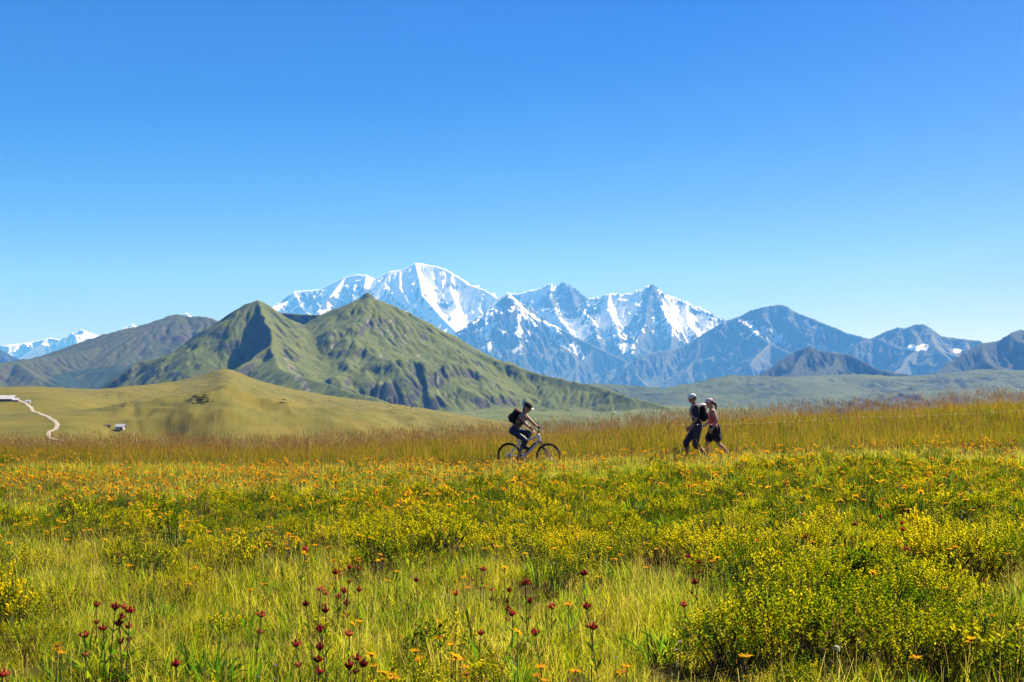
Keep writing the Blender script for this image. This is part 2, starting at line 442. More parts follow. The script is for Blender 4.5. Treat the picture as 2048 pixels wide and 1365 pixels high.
range_('blue_rock_peak', [(1225, 775, 16800), (1245, 745, 16900), (1280, 712, 17000), (1320, 703, 17100), (1350, 700, 17200), (1385, 683, 17300), (1420, 660, 17300), (1450, 643, 17300), (1480, 633, 17300), (1500, 622, 17300),
                           (1530, 614, 17200), (1560, 609, 17200), (1575, 614, 17100), (1590, 628, 17100), (1605, 634, 17000), (1625, 640, 17000), (1650, 652, 16900), (1680, 664, 16800), (1720, 683, 16700), (1780, 715, 16500), (1830, 740, 16400)],
       (900, 5100), (12500, 18200), 14.0, 0.8, (480, 2800, 800, 0.5), -420, 33, m_far, 'broad blue rocky peak right of the snow massif with snow patches',
       snowline=2720, snow_amt=0.75, patches=(([(1470, 600), (1600, 600), (1720, 680), (1640, 680), (1560, 645), (1490, 640)], -0.9), ([(1455, 645), (1500, 640), (1540, 655), (1600, 690), (1560, 690), (1500, 670)], 0.55), ([(1370, 655), (1420, 650), (1400, 665), (1360, 680)], 0.8), ([(1490, 695), (1520, 700), (1500, 710)], 0.4), ([(1470, 690), (1440, 705), (1470, 710)], 0.2)),
       ridge_amp=120, ridge_len=700)
range_('blue_rock_peak', [(1680, 715, 15200), (1720, 684, 15300), (1745, 676, 15400), (1770, 664, 15400), (1795, 655, 15400), (1810, 657, 15400), (1828, 650, 15400), (1848, 649, 15300), (1865, 660, 15300), (1885, 674, 15200), (1905, 676, 15200),
                           (1930, 679, 15100), (1960, 682, 15000), (1990, 700, 15000), (2060, 720, 15000), (2150, 735, 15000)],
       (3000, 6800), (11600, 16200), 14.0, 0.75, (420, 2500, 650, 0.5), -260, 41, m_far, 'low blue rocky peak farthest right on the skyline with thin snow strips',
       patches=(([(1815, 690), (1860, 688), (1855, 702), (1815, 702)], 0.8), ([(1885, 696), (1935, 700), (1900, 712)], 0.6)), ridge_amp=100, ridge_len=600)
range_('wooded_ridge', [(1800, 790, 8200), (1840, 770, 8400), (1875, 745, 8700), (1900, 725, 8900), (1930, 705, 9000), (1960, 688, 9100), (1990, 684, 9200), (2008, 680, 9200), (2022, 667, 9200), (2040, 660, 9300), (2075, 668, 9300), (2150, 680, 9300), (2300, 700, 9300)],
       (2300, 5000), (6600, 9900), 10.0, 0.72, (330, 1500, 330, 0.6), 40, 52, m_blue, 'dark blue wooded ridge rising at the right edge', ridge_amp=75, ridge_len=420, rlo=1.0, rhi=1.5)
range_('wooded_ridge', [(1490, 765, 8300), (1530, 745, 8400), (1560, 722, 8500), (1590, 705, 8600), (1618, 694, 8600), (1640, 703, 8600), (1665, 706, 8600), (1700, 710, 8600), (1730, 725, 8500), (1760, 742, 8400), (1830, 752, 8400), (1900, 758, 8400)],
       (1100, 3100), (6600, 9300), 9.0, 0.7, (260, 1300, 260, 0.6), 60, 63, m_blue, 'dark blue-green wooded ridge in front of the right peaks', ridge_amp=65, ridge_len=380, rlo=1.0, rhi=1.5)
range_('distant_snow_mountain', [(-120, 715, 31000), (-60, 700, 31000), (0, 692, 31000), (40, 688, 31000), (75, 682, 31000), (100, 676, 31000), (120, 680, 31000), (145, 668, 31000), (163, 659, 31000), (180, 666, 31000), (205, 674, 31000), (225, 670, 31000), (250, 655, 31000), (265, 648, 31000),
                                  (285, 660, 31000), (330, 655, 31000), (355, 640, 31000), (372, 626, 31000), (390, 640, 31000), (430, 655, 31000), (480, 690, 31000)],
       (-13800, -5400), (26500, 32000), 22.0, 0.75, (800, 3800, 1100, 0.5), -500, 71, m_far, 'small distant pale snow mountains at the far left', snowline=2950, snow_amt=1.0,
       patches=(([(80, 688), (130, 680), (205, 668), (180, 692), (120, 695)], 0.5),), ridge_amp=200, ridge_len=1200, er=(5000, 6))
range_('blue_forest_ridge', [(-150, 680, 13000), (-60, 692, 13000), (0, 700, 13000), (30, 715, 13000), (60, 735, 13000), (110, 760, 13000)], (-6600, -3900), (10800, 13800), 14.0, 0.6, (400, 1500, 330), -120, 77, m_blue,
       'dim blue forested slope low at the left edge', ridge_amp=60, ridge_len=500, er=(3000, 5))
range_('heath_hill', [(-350, 775, 5600), (-200, 765, 5600), (-60, 755, 5700), (0, 746, 5700), (60, 735, 5700), (100, 720, 5750), (140, 700, 5800), (180, 680, 5900), (210, 670, 5900), (250, 658, 5900), (290, 652, 6000), (315, 645, 6000), (335, 635, 6000), (352, 629, 6000), (375, 634, 6000), (405, 634, 6000),
                       (420, 637, 6000), (437, 649, 5900), (470, 680, 5800), (520, 720, 5800), (600, 770, 5800)],
       (-3000, -700), (4000, 6900), 7.0, 0.36, (620, 1500, 150, 0.4), -60, 83, m_left, 'broad dull green heath hill behind the left pasture, brown at its top', ridge_amp=17, ridge_len=420, rlo=0.6, rhi=1.0, scree_a=0.25,
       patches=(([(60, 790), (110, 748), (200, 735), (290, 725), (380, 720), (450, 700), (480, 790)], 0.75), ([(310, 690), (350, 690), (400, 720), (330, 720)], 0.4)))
range_('valley_slope', [(1050, 800, 6200), (1130, 780, 6300), (1190, 768, 6300), (1260, 772, 6300), (1330, 778, 6200), (1390, 770, 6100), (1430, 758, 6000), (1460, 752, 6000), (1500, 753, 6000), (1580, 756, 6100), (1650, 752, 6300), (1720, 750, 6400), (1800, 755, 6500), (1880, 750, 6500), (1960, 740, 6500), (2048, 742, 6500), (2200, 745, 6500)],
       (-100, 3000), (3900, 7000), 8.0, 0.2, (330, 1400, 110, 0.8), -90, 97, m_vale, 'pale green hazy pastures on the far valley side', ridge_amp=55, ridge_len=420, rlo=0.5, rhi=0.85, scree_a=0.25, er=(5000, 6),
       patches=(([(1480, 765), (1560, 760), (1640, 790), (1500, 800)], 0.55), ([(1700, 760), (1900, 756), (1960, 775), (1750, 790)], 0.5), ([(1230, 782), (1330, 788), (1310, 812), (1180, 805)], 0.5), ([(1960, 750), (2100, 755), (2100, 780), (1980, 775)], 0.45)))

# ---- the twin-peaked grass mountain (3-4 km)
def twin_peaks():
    cell = 3.6
    X, Y = make_grid(-1150, 620, 2250, 4500, cell)
    rid = []
    def rr(pts, sl): rid.append((crest(pts), sl))
    A = (511, 600, 3480); B = (736, 591, 3620)
    rr([(180, 800, 3250), (215, 777, 3270), (240, 758, 3290), (262, 733, 3310), (290, 722, 3340), (335, 712, 3370), (370, 698, 3400), (400, 688, 3430), (425, 665, 3450), (445, 645, 3460), (470, 620, 3470), (490, 608, 3475), A], (0.75, 1.05))
    rr([A, (524, 606, 3490), (540, 617, 3500), (556, 628, 3520), (580, 640, 3540), (610, 650, 3550), (640, 657, 3560), (665, 650, 3570), (688, 637, 3590), (705, 622, 3600), (716, 611, 3605), (722, 603, 3610), (729, 597, 3615), B], (0.8, 0.62))
    rr([B, (748, 597, 3620), (765, 604, 3620), (790, 614, 3610), (820, 627, 3600), (845, 640, 3590), (870, 660, 3570), (900, 680, 3550), (925, 692, 3530), (960, 706, 3500), (1000, 722, 3470), (1045, 737, 3430), (1090, 752, 3390), (1130, 762, 3350), (1180, 770, 3300),
        (1225, 782, 3250), (1270, 797, 3200), (1330, 815, 3150)], (0.8, 0.50))
    # spur in front of the left peak: left of it shaded, right of it lit
    rr([A, (522, 622, 3400), (536, 655, 3290), (541, 690, 3190), (545, 715, 3120)], (0.62, 1.4))
    rr([(545, 715, 3120), (565, 738, 3040), (600, 752, 2960), (650, 770, 2880), (700, 785, 2800), (760, 800, 2720)], (0.55, 0.45))
    rr([(541, 690, 3190), (505, 715, 3130), (470, 735, 3080), (440, 755, 3040)], (0.8, 1.1))
    # dark wall behind the saddle
    rr([(530, 650, 4080), (556, 625, 4080), (600, 628, 4050), (640, 630, 4010), (680, 629, 3960), (705, 618, 3800), B], (0.8, 1.15))
    wx, wy = fbm(X / 110 + 3, Y / 110, 4) * 9, fbm(X / 110, Y / 110 + 7, 4) * 9
    H, D = ridge_field(X + wx, Y + wy, rid, 0.7, 1 + 0.13 * fbm(X / 240 + 11, Y / 240, 3))
    H += fbm(X / 150, Y / 150, 5) * 10 * smooth(10, 110, D) + fbm(X / 30, Y / 30, 4) * 1.8 * smooth(0, 30, D)
    fs = X * 0.95 + Y * 0.30 + fbm(X / 140, Y / 140, 4) * 26; ft = -X * 0.30 + Y * 0.95
    right = smooth(-520, -400, X)
    mask = smooth(50, 300, D) * (0.25 + 0.75 * smooth(-0.3, 0.4, fbm(fs / 150 + 2, ft / 420, 3) + 0.1))
    H -= (np.clip(1.25 - ridged(fs / 74, ft / 900, 5), 0, 1.2) * 11 + np.clip(1.2 - ridged(fs / 24 + 7, ft / 330, 4), 0, 1) * 4.5) * mask * right * (1 - 0.6 * smooth(-50, 250, X))
    H -= np.clip(1.2 - ridged((X * .8 - Y * .35) / 70, (X * .35 + Y * .8) / 400, 5), 0, 1.2) * 10 * smooth(20, 150, D) * (1 - right)
    base = P(1000, 830, 2900)[2] + fbm(X / 300, Y / 300, 4) * 12 + (Y - 2900) * 0.005 - np.maximum(2650 - Y, 0) * 0.12
    H = np.maximum(H, base)
    H0 = H
    H = erode(H, cell, 9000, 5, 60, k_er=0.25, k_dep=0.2, rs=9)
    k = smooth(0, 26, D); H = H0 * (1 - k) + H * k
    H += np.abs(fbm(X / 14, Y / 14, 3)) * 4.0 * (1 - smooth(4, 28, D)) * smooth(-700, -300, X)
    u, v = to_px(X, Y, H)
    # crag on the right summit
    rx, ry, rz = P(736, 591, 3620)
    crag = np.exp(-(((X - rx + 6) / 13) ** 2 + ((Y - ry) / 14) ** 2)) * 9
    H = H + crag
    sl, gx, gy = slope_of(H, cell, cell)
    cut = np.clip((blur(H, 10) - H) / 5.0, 0, 1)          # freshly cut gullies show shale
    fs2 = np.where(right > 0.5, fs, X * 0.8 - Y * 0.6 + fbm(X / 90, Y / 90, 3) * 14); ft2 = np.where(right > 0.5, ft, X * 0.6 + Y * 0.8)
    streak = smooth(1.25, 1.75, ridged(fs2 / 17 + 3, ft2 / 330, 4)) * smooth(-0.1, 0.35, fbm(fs2 / 90 + 5, ft2 / 260, 3)) * smooth(25, 110, D)
    scree = cut * 0.45 * smooth(0.45, 0.8, sl) + streak * 0.75 + 0.15 * fbm(fs2 / 12, ft2 / 90, 4)
    for poly, a in (([(560, 700), (545, 690), (600, 740), (640, 800), (610, 790), (575, 745)], 0.5), ([(715, 612), (760, 620), (790, 680), (740, 660)], 0.35), ([(800, 640), (830, 650), (830, 662), (805, 655)], 0.4), ([(640, 690), (700, 700), (760, 770), (700, 760)], 0.15)):
        scree += blur(in_poly(u, v, poly).astype(float), 4) * a
    finish_terrain('grass_mountain', X, Y, H, m_ridge, cell, None, 0.86, 1.2, np.clip(scree, 0, 1),
                   'twin-peaked green grass mountain with eroded grey gullies in the middle distance')
twin_peaks()

# ---- rolling pasture at the left (0.3-1.9 km): profile of the photograph, column by column
def pasture():
    us = [-260, -120, 0, 70, 140, 200, 260, 310, 360, 400, 430, 452, 475, 500, 540, 600, 660, 720, 800, 880, 960, 1060]
    top = [772, 772, 774, 772, 777, 779, 772, 768, 762, 752, 742, 737, 744, 756, 768, 782, 792, 800, 810, 822, 836, 850]
    dtop = [1350, 1350, 1350, 1350, 1350, 1380, 1450, 1500, 1600, 1680, 1740, 1760, 1760, 1750, 1720, 1700, 1680, 1660, 1640, 1620, 1600, 1600]
    nu, nd = 440, 380
    U = np.linspace(-260, 1060, nu)
    T = np.linspace(0, 1, nd)
    tp = np.interp(U, us, top); dt = np.interp(U, us, dtop)
    for _ in range(40):
        tp = np.convolve(np.pad(tp, 1, mode='edge'), [.25, .5, .25], 'valid'); dt = np.convolve(np.pad(dt, 1, mode='edge'), [.25, .5, .25], 'valid')
    d0 = 260.0
    UU, TT = np.meshgrid(U, T)
    Dd = d0 + (dt[None, :] * 1.22 - d0) * TT
    ax = (UU - 1024) / F
    Xw = ax * Dd; Yw = Dd
    zt = EYE + dt * (805 - tp) / F
    z0 = EYE + d0 * (805 - 1200.0) / F
    q = np.clip(Dd / dt[None, :], 0, 1.3)
    tt = np.clip((Dd - d0) / (dt[None, :] - d0), 0, 1)
    Z = z0 + (zt[None, :] - z0) * (0.45 * tt + 0.55 * smooth(0, 1, tt))
    Z = np.where(q > 1, zt[None, :] - (q - 1) * dt[None, :] * 0.32, Z)
    roll = fbm(Xw / 240 + 3.3, Yw / 300, 3) * 10 + fbm(Xw / 80, Yw / 110, 4) * 3.2
    roll += fbm(Xw / 24, Yw / 30, 4) * 1.3 - np.abs(fbm(Xw / 85 + 2, Yw / 130, 4)) * 5.0
    roll *= 0.3 + 0.7 * smooth(130, 260, UU)
    Z += roll * smooth(0.02, 0.3, tt) * (1 - smooth(0.75, 0.97, tt))
    # nearer knoll in front (330..720, y~815)
    def bump(px, py, d, w, dd, h):
        p = P(px, py, d); return h * np.exp(-(((Xw - p[0]) / w) ** 2 + ((Yw - p[1]) / dd) ** 2))
    Z += bump(560, 815, 900, 110, 140, 13) + bump(360, 840, 760, 75, 110, 7) + bump(120, 810, 1000, 90, 100, 5) - bump(400, 800, 1100, 45, 160, 9) - bump(640, 800, 1350, 120, 130, 6) + bump(730, 806, 1400, 60, 120, 5)
    # fine terracettes trodden by cattle
    Z += 0.25 * np.sin(Z * 2.2 + 2 * fbm(Xw / 40, Yw / 40, 3)) * smooth(0.1, 0.3, tt)
    gully = np.zeros_like(Z)
    for (a, b) in (((392, 790, 1150), (410, 812, 950)), ((560, 800, 1250), (575, 806, 1200)), ((230, 785, 1250), (300, 850, 620)), ((70, 783, 1250), (240, 790, 1200))):
        pa, pb = P(*a), P(*b); dx, dy = pb[0] - pa[0], pb[1] - pa[1]
        t = np.clip(((Xw - pa[0]) * dx + (Yw - pa[1]) * dy) / (dx * dx + dy * dy), 0, 1)
        dd = np.hypot(Xw - pa[0] - t * dx, Yw - pa[1] - t * dy)
        gully = np.maximum(gully, np.exp(-(dd / (2.2 + 6 * (a[0] in (392, 560)))) ** 2) * (1.0 if a[0] in (392, 560) else 0.45))
    Z -= gully * 1.3
    scr = 0.35 * smooth(0.15, 0.6, fbm(Xw / 60 + 9, Yw / 90, 4)) * smooth(0.2, 0.5, tt) * 0.6
    o = grid_mesh('pasture_hill', Xw, Yw, Z, m_hill, {'rock': gully * 0.45, 'snow': np.zeros_like(Z), 'scree': scr})
    tag(o, 'rolling golden green pasture hill at the left middle distance')
    # dip of the ground at any point, by nearest column and row
    def zat(x, y):
        d = y; u = 1024 + F * x / y
        i = np.clip((u + 260) / 1320 * (nu - 1), 0, nu - 1.001); i0 = int(i); f = i - i0
        def col(c):
            ds = Dd[:, c]; return float(np.interp(d, ds, Z[:, c]))
        return col(i0) * (1 - f) + col(i0 + 1) * f
    return zat
hill_z = pasture()

# ================================================================== the meadow in front
VALLEY = -960.0
_BX = np.array([-200, -25, -8, 0, 4.8, 10, 25, 200.0]); _BZ = np.array([-3.5, -0.62, -0.52, -0.30, 0.0, 0.12, 0.4, 2.5])
_TP = np.array([-400, 0, 200, 250, 300, 400, 500, 700, 900, 1100, 1300, 1450, 1600, 1800, 2048, 2500.0])
_TY = np.array([903, 903, 903, 902, 900, 893, 884, 870, 856, 848, 829, 816, 807, 794, 776, 748.0])
SHRUB = [  # shrub belts as seen on the ground, photo pixels
    [(0, 1010), (180, 985), (420, 975), (560, 960), (700, 1000), (690, 1080), (560, 1075), (420, 1060), (300, 1075), (150, 1075), (0, 1075)],
    [(180, 1100), (420, 1085), (480, 1140), (400, 1200), (330, 1180), (200, 1150)],
    [(540, 1000), (800, 960), (1050, 950), (1300, 945), (1500, 960), (1560, 1080), (1560, 1180), (1430, 1165), (1300, 1140), (1100, 1140), (950, 1120), (820, 1120), (690, 1110), (560, 1090)],
    [(1450, 950), (1700, 930), (2300, 930), (2300, 1140), (1950, 1180), (1950, 1330), (2300, 1330), (2300, 1420), (1500, 1420), (1420, 1340), (1500, 1230), (1480, 1190), (1560, 1150)],
    [(-200, 1200), (60, 1215), (80, 1300), (0, 1340), (-200, 1340)]]
def ground_px(x, y):
    yy = np.maximum(y, 3.0); return 1024 + F * x / yy, 805 + F * EYE / yy
def shrub_mask(x, y):
    x = np.asarray(x, float); y = np.asarray(y, float)
    wob = fbm(x / 1.3 + 5, y / 1.3, 3) * 0.5
    u, v = ground_px(x + wob, y + wob * 1.3)
    m = np.zeros(x.shape)
    for p in SHRUB: m = np.maximum(m, in_poly(u, v, p).astype(float))
    m = np.maximum(m, (fbm(x / 1.1 + 21, y / 1.5, 3) > 0.34).astype(float) * 0.8)
    far = smooth(26, 36, y)
    return m * (1 - far * 0.5)
def gz(x, y):
    x = np.asarray(x, float); y = np.asarray(y, float)
    z = np.interp(x, _BX, _BZ) * smooth(4, 36, y)
    yy = np.maximum(y, 10.0)
    top = EYE + (805 - np.interp(1024 + F * x / np.maximum(yy, 30), _TP, _TY)) / F * 47.0 - 0.95
    flat = np.interp(x, _BX, _BZ)
    lift = np.maximum(top - flat, -0.05)
    z = z + lift * smooth(41.0, 47.5, y)
    # beyond the brow the ground falls away
    brow = 56.0 - 4.0 * smooth(-16, -9, x)
    over = np.maximum(y - brow, 0)
    z = z - 0.011 * np.minimum(over, 14) ** 2 - 0.31 * np.maximum(over - 14, 0)
    z = np.where(y > 170, np.maximum(z, -170 - np.maximum(y - 600, 0) * 0.05), z)
    near = 1 - smooth(60, 90, y)
    z = z + (fbm(x / 3.2, y / 3.2, 4) * 0.075 + fbm(x / 0.9, y / 0.9, 2) * 0.02) * near * (0.35 + 0.65 * smooth(46, 38, y) )
    return z

def scree_none(Z): return np.zeros_like(Z)
def meadow_ground():
    a = np.arange(-24, 24.01, 0.22); e = np.geomspace(24.6, 1500, 46)
    xs = np.concatenate([-e[::-1], a, e])
    b = np.arange(1.0, 62, 0.22); e2 = np.geomspace(62.6, 2600, 60)
    ys = np.concatenate([-np.geomspace(1.0, 900, 30)[::-1], b, e2])
    X, Y = np.meshgrid(xs, ys)
    Z = gz(X, Y)
    Z = Z - 0.18 * np.maximum(np.abs(X) - 120, 0) - 0.08 * np.maximum(-Y - 60, 0)
    m = np.zeros_like(Z)
    inner = (np.abs(X) < 30) & (Y < 45) & (Y > 4)
    m[inner] = shrub_mask(X[inner], Y[inner])
    t = NT('meadow_soil')
    p = t.pos(); f1 = t.noise(p, 0.5, 5); f2 = t.noise(p, 7, 5)
    col = t.mix(f1, (0.06, 0.062, 0.012), (0.13, 0.10, 0.025)); col = t.mix(t.rng(f2, 0.35, 0.7), col, (0.035, 0.028, 0.014))
    bs = t.n('ShaderNodeBsdfPrincipled', None, Base_Color=col, Roughness=1.0); bs.inputs['Specular IOR Level'].default_value = 0.0
    o = grid_mesh('meadow_ground', X, Y, Z, t.done(bs))
    tag(o, 'alpine meadow ground under the grass and shrubs')
    # valley floor reaching to the mountains
    v = [(-16000, -1100, VALLEY), (9000, -1100, VALLEY), (9000, 33500, VALLEY), (-16000, 33500, VALLEY)]
    g = mesh_obj('ground', v, [(0, 1, 2, 3)], m_vale); tag(g, 'valley floor below the mountains', kind='structure')
meadow_ground()

# trodden earth trail the people are on
def trail_y(x): return 38.9 - 0.42 * (x - 0.5) + 0.5 * math.sin(x * 0.35)
def trail():
    xs = np.linspace(-11, 30, 110); V = []; Fc = []
    for i, x in enumerate(xs):
        for k, o in enumerate((-0.75, -0.4, 0, 0.4, 0.75)):
            y = trail_y(x) + o; V.append((x, y, float(gz(x, y)) + 0.012 + 0.02 * (1 - abs(o))))
        if i:
            for k in range(4):
                q = (i - 1) * 5 + k; Fc.append((q, q + 1, q + 6, q + 5))
    t = NT('trail_earth'); p = t.pos()
    col = t.mix(t.noise(p, 9, 6), (0.08, 0.06, 0.035), (0.16, 0.12, 0.07))
    o = mesh_obj('trail', V, [f[::-1] for f in Fc], t.done(t.n('ShaderNodeBsdfPrincipled', None, Base_Color=col, Roughness=1.0)), smooth=True)
    tag(o, 'trodden earth trail crossing the meadow under the people', kind='structure')
trail()

# ---- plant materials
def leaf_mat(name, cols, trans, dry=None, wscale=0.35, tw=0.5, gloss=0.0, rnd=0.35):
    """cols: three diffuse colours mixed by the per-leaf tint; trans: light let through; dry: colour towards the tip"""
    t = NT(name)
    tint = t.attr('tint').outputs['Fac']; tip = t.attr('tip').outputs['Fac']
    p = t.pos(); w1 = t.noise(p, wscale, 4, 0.6)
    a = t.math('ADD', t.math('MULTIPLY', tint, 0.75), t.math('MULTIPLY', t.math('SUBTRACT', w1, 0.5), 1.5))
    oi = t.n('ShaderNodeObjectInfo').outputs['Random']; a = t.math('ADD', a, t.math('MULTIPLY', t.math('SUBTRACT', oi, 0.5), rnd))
    col = t.ramp(a, [(0.0, cols[0]), (0.45, cols[1]), (1.0, cols[2])])
    tr = t.ramp(a, [(0.0, trans[0]), (0.45, trans[1]), (1.0, trans[2])])
    if dry is not None:
        k = t.rng(t.math('ADD', tip, t.math('MULTIPLY', t.math('SUBTRACT', tint, 0.5), 0.9)), 0.8, 1.3)
        col = t.mix(k, col, dry); tr = t.mix(k, tr, dry)
    d = t.n('ShaderNodeBsdfDiffuse', None, Color=col); l = t.n('ShaderNodeBsdfTranslucent', None, Color=tr)
    m = t.n('ShaderNodeMixShader', None, Fac=tw); t.set(m.inputs[1], d); t.set(m.inputs[2], l)
    if gloss:
        g = t.n('ShaderNodeBsdfGlossy', None, Roughness=0.45); g.inputs['Color'].default_value = (1, 1, 0.9, 1)
        m2 = t.n('ShaderNodeMixShader', None, Fac=gloss); t.set(m2.inputs[1], m); t.set(m2.inputs[2], g); m = m2
    return t.done(m)
m_grass = leaf_mat('meadow_grass', ((0.055, 0.095, 0.006), (0.145, 0.15, 0.010), (0.30, 0.25, 0.035)), ((0.20, 0.34, 0.006), (0.57, 0.55, 0.010), (0.84, 0.68, 0.07)), dry=(0.66, 0.52, 0.12), wscale=0.75, tw=0.58, rnd=0.5)
m_tall = leaf_mat('tall_grass', ((0.025, 0.052, 0.004), (0.07, 0.088, 0.006), (0.17, 0.115, 0.016)), ((0.10, 0.20, 0.004), (0.33, 0.35, 0.006), (0.50, 0.30, 0.02)), dry=(0.36, 0.20, 0.04), wscale=0.45, tw=0.55, rnd=0.8)
m_shrub = leaf_mat('shrub_leaf', ((0.025, 0.05, 0.004), (0.085, 0.105, 0.006), (0.22, 0.175, 0.008)), ((0.10, 0.19, 0.004), (0.48, 0.46, 0.006), (0.90, 0.68, 0.010)), wscale=0.65, tw=0.55, rnd=0.7)
m_shrub2 = leaf_mat('dark_shrub_leaf', ((0.018, 0.04, 0.006), (0.035, 0.065, 0.008), (0.09, 0.085, 0.010)), ((0.06, 0.13, 0.006), (0.14, 0.25, 0.008), (0.36, 0.32, 0.012)), wscale=0.8, tw=0.45, rnd=0.8)
m_broad = leaf_mat('broad_leaf', ((0.035, 0.085, 0.012), (0.06, 0.12, 0.015), (0.12, 0.15, 0.018)), ((0.10, 0.26, 0.008), (0.26, 0.40, 0.012), (0.46, 0.46, 0.015)), wscale=0.9)
m_seed = leaf_mat('seed_head', ((0.15, 0.085, 0.04), (0.24, 0.14, 0.06), (0.34, 0.22, 0.09)), ((0.2, 0.10, 0.04), (0.32, 0.18, 0.06), (0.45, 0.28, 0.09)), wscale=0.3, tw=0.35)
m_yellow = leaf_mat('yellow_petal', ((0.74, 0.30, 0.010), (0.80, 0.42, 0.010), (0.84, 0.56, 0.012)), ((0.8, 0.34, 0.01), (0.88, 0.48, 0.01), (0.9, 0.62, 0.01)), wscale=0.8, tw=0.4)
m_red = leaf_mat('red_petal', ((0.10, 0.012, 0.022), (0.34, 0.035, 0.04), (0.46, 0.14, 0.06)), ((0.3, 0.02, 0.03), (0.65, 0.06, 0.06), (0.75, 0.26, 0.10)), wscale=2.5, tw=0.4, rnd=1.1)
m_violet = leaf_mat('violet_petal', ((0.16, 0.08, 0.5), (0.22, 0.12, 0.6), (0.3, 0.2, 0.7)), ((0.2, 0.1, 0.6), (0.3, 0.15, 0.7), (0.35, 0.2, 0.8)), wscale=2, tw=0.4)
m_white = leaf_mat('white_petal', ((0.6, 0.58, 0.5), (0.7, 0.68, 0.6), (0.78, 0.76, 0.7)), ((0.6, 0.58, 0.5), (0.7, 0.68, 0.6), (0.8, 0.78, 0.7)), wscale=2, tw=0.35)
m_stem = plain('plant_stem', (0.075, 0.085, 0.02), 0.7, var=0.3)
m_rstem = plain('gentian_stem', (0.075, 0.05, 0.025), 0.7, var=0.3)
m_twig = plain('shrub_twig', (0.06, 0.042, 0.028), 0.9, var=0.3)
m_straw = plain('straw', (0.36, 0.25, 0.12), 0.8, var=0.25)
m_dock = plain('dock_seed', (0.14, 0.055, 0.025), 0.9, var=0.4)

class Plant:
    """collects leaves, blades and tubes with a tint (per leaf) and tip (0 base .. 1 tip) value"""
    def __init__(s, seed): s.V = []; s.F = []; s.t = []; s.p = []; s.m = []; s.r = random.Random(seed)
    def v(s, co, tint, tip): s.V.append(tuple(co)); s.t.append(tint); s.p.append(tip); return len(s.V) - 1
    def blade(s, base, az, lean, length, width, seg=3, curve=0.6, tint=None, mi=0, tip0=0.0, wtop=0.08, twist=0.0):
        r = s.r; tint = r.random() if tint is None else tint
        p = Vector(base); a = lean; step = length / seg
        side = Vector((-math.sin(az + twist), math.cos(az + twist), 0)); prev = None
        for k in range(seg + 1):
            f = k / seg; wd = width * (1 - (1 - wtop) * f ** 1.5) * 0.5
            if k == 0: wd *= 0.7
            i0 = s.v(p - side * wd, tint, tip0 + (1 - tip0) * f); i1 = s.v(p + side * wd, tint, tip0 + (1 - tip0) * f)
            if prev: s.F.append((prev[0], prev[1], i1, i0)); s.m.append(mi)
            prev = (i0, i1)
            p = p + Vector((math.cos(az) * math.sin(a), math.sin(az) * math.sin(a), math.cos(a))) * step
            a += curve / seg
        return p
    def leaf(s, pos, dirv, up, length, width, tint=None, mi=0, fold=0.18, tip=0.5):
        tint = s.r.random() if tint is None else tint
        d = Vector(dirv).normalized(); sd = d.cross(Vector(up)); sd = sd.normalized() if sd.length > 1e-4 else Vector((1, 0, 0)); n = sd.cross(d)
        p = Vector(pos)
        a = s.v(p, tint, tip); b = s.v(p + d * length * .45 + sd * width * .5 + n * fold * width, tint, tip)
        c = s.v(p + d * length - n * fold * width * .4, tint, tip); e = s.v(p + d * length * .45 - sd * width * .5 + n * fold * width, tint, tip)
        s.F += [(a, b, c), (a, c, e)]; s.m += [mi, mi]
    def wide_leaf(s, pos, az, lean, length, width, curve=0.7, tint=None, mi=0, seg=4):
        """long lance-shaped leaf with a folded midrib"""
        tint = s.r.random() if tint is None else tint
        p = Vector(pos); a = lean; prev = None; sd = Vector((-math.sin(az), math.cos(az), 0))
        for k in range(seg + 1):
            f = k / seg; wd = width * 0.5 * (math.sin(math.pi * (0.12 + 0.88 * f)) ** 0.8 if f < 1 else 0.02)
            d = Vector((math.cos(az) * math.sin(a), math.sin(az) * math.sin(a), math.cos(a))); n = sd.cross(d)
            ids = (s.v(p - sd * wd + n * wd * .5, tint, f), s.v(p, tint, f), s.v(p + sd * wd + n * wd * .5, tint, f))
            if prev:
                s.F += [(prev[0], prev[1], ids[1], ids[0]), (prev[1], prev[2], ids[2], ids[1])]; s.m += [mi, mi]
            prev = ids; p = p + d * (length / seg); a += curve / seg
    def tube(s, pts, r0, r1, mi=0, n=5, tint=0.5):
        prev = None
        for k, p in enumerate(pts):
            p = Vector(p); f = k / (len(pts) - 1); rr = r0 + (r1 - r0) * f
            ids = [s.v(p + Vector((math.cos(2 * math.pi * j / n), math.sin(2 * math.pi * j / n), 0)) * rr, tint, f) for j in range(n)]
            if prev:
                for j in range(n): s.F.append((prev[j], prev[(j + 1) % n], ids[(j + 1) % n], ids[j])); s.m.append(mi)
            prev = ids
    def build(s, name, mats, parent=None, linked=True):
        o = mesh_obj(name, s.V, s.F, None, parent, linked=linked); me = o.data
        for m in (mats if isinstance(mats, (list, tuple)) else [mats]): me.materials.append(m)
        me.polygons.foreach_set('material_index', s.m)
        for k, a in (('tint', s.t), ('tip', s.p)):
            at = me.attributes.new(k, 'FLOAT', 'POINT'); at.data.foreach_set('value', a)
        return o

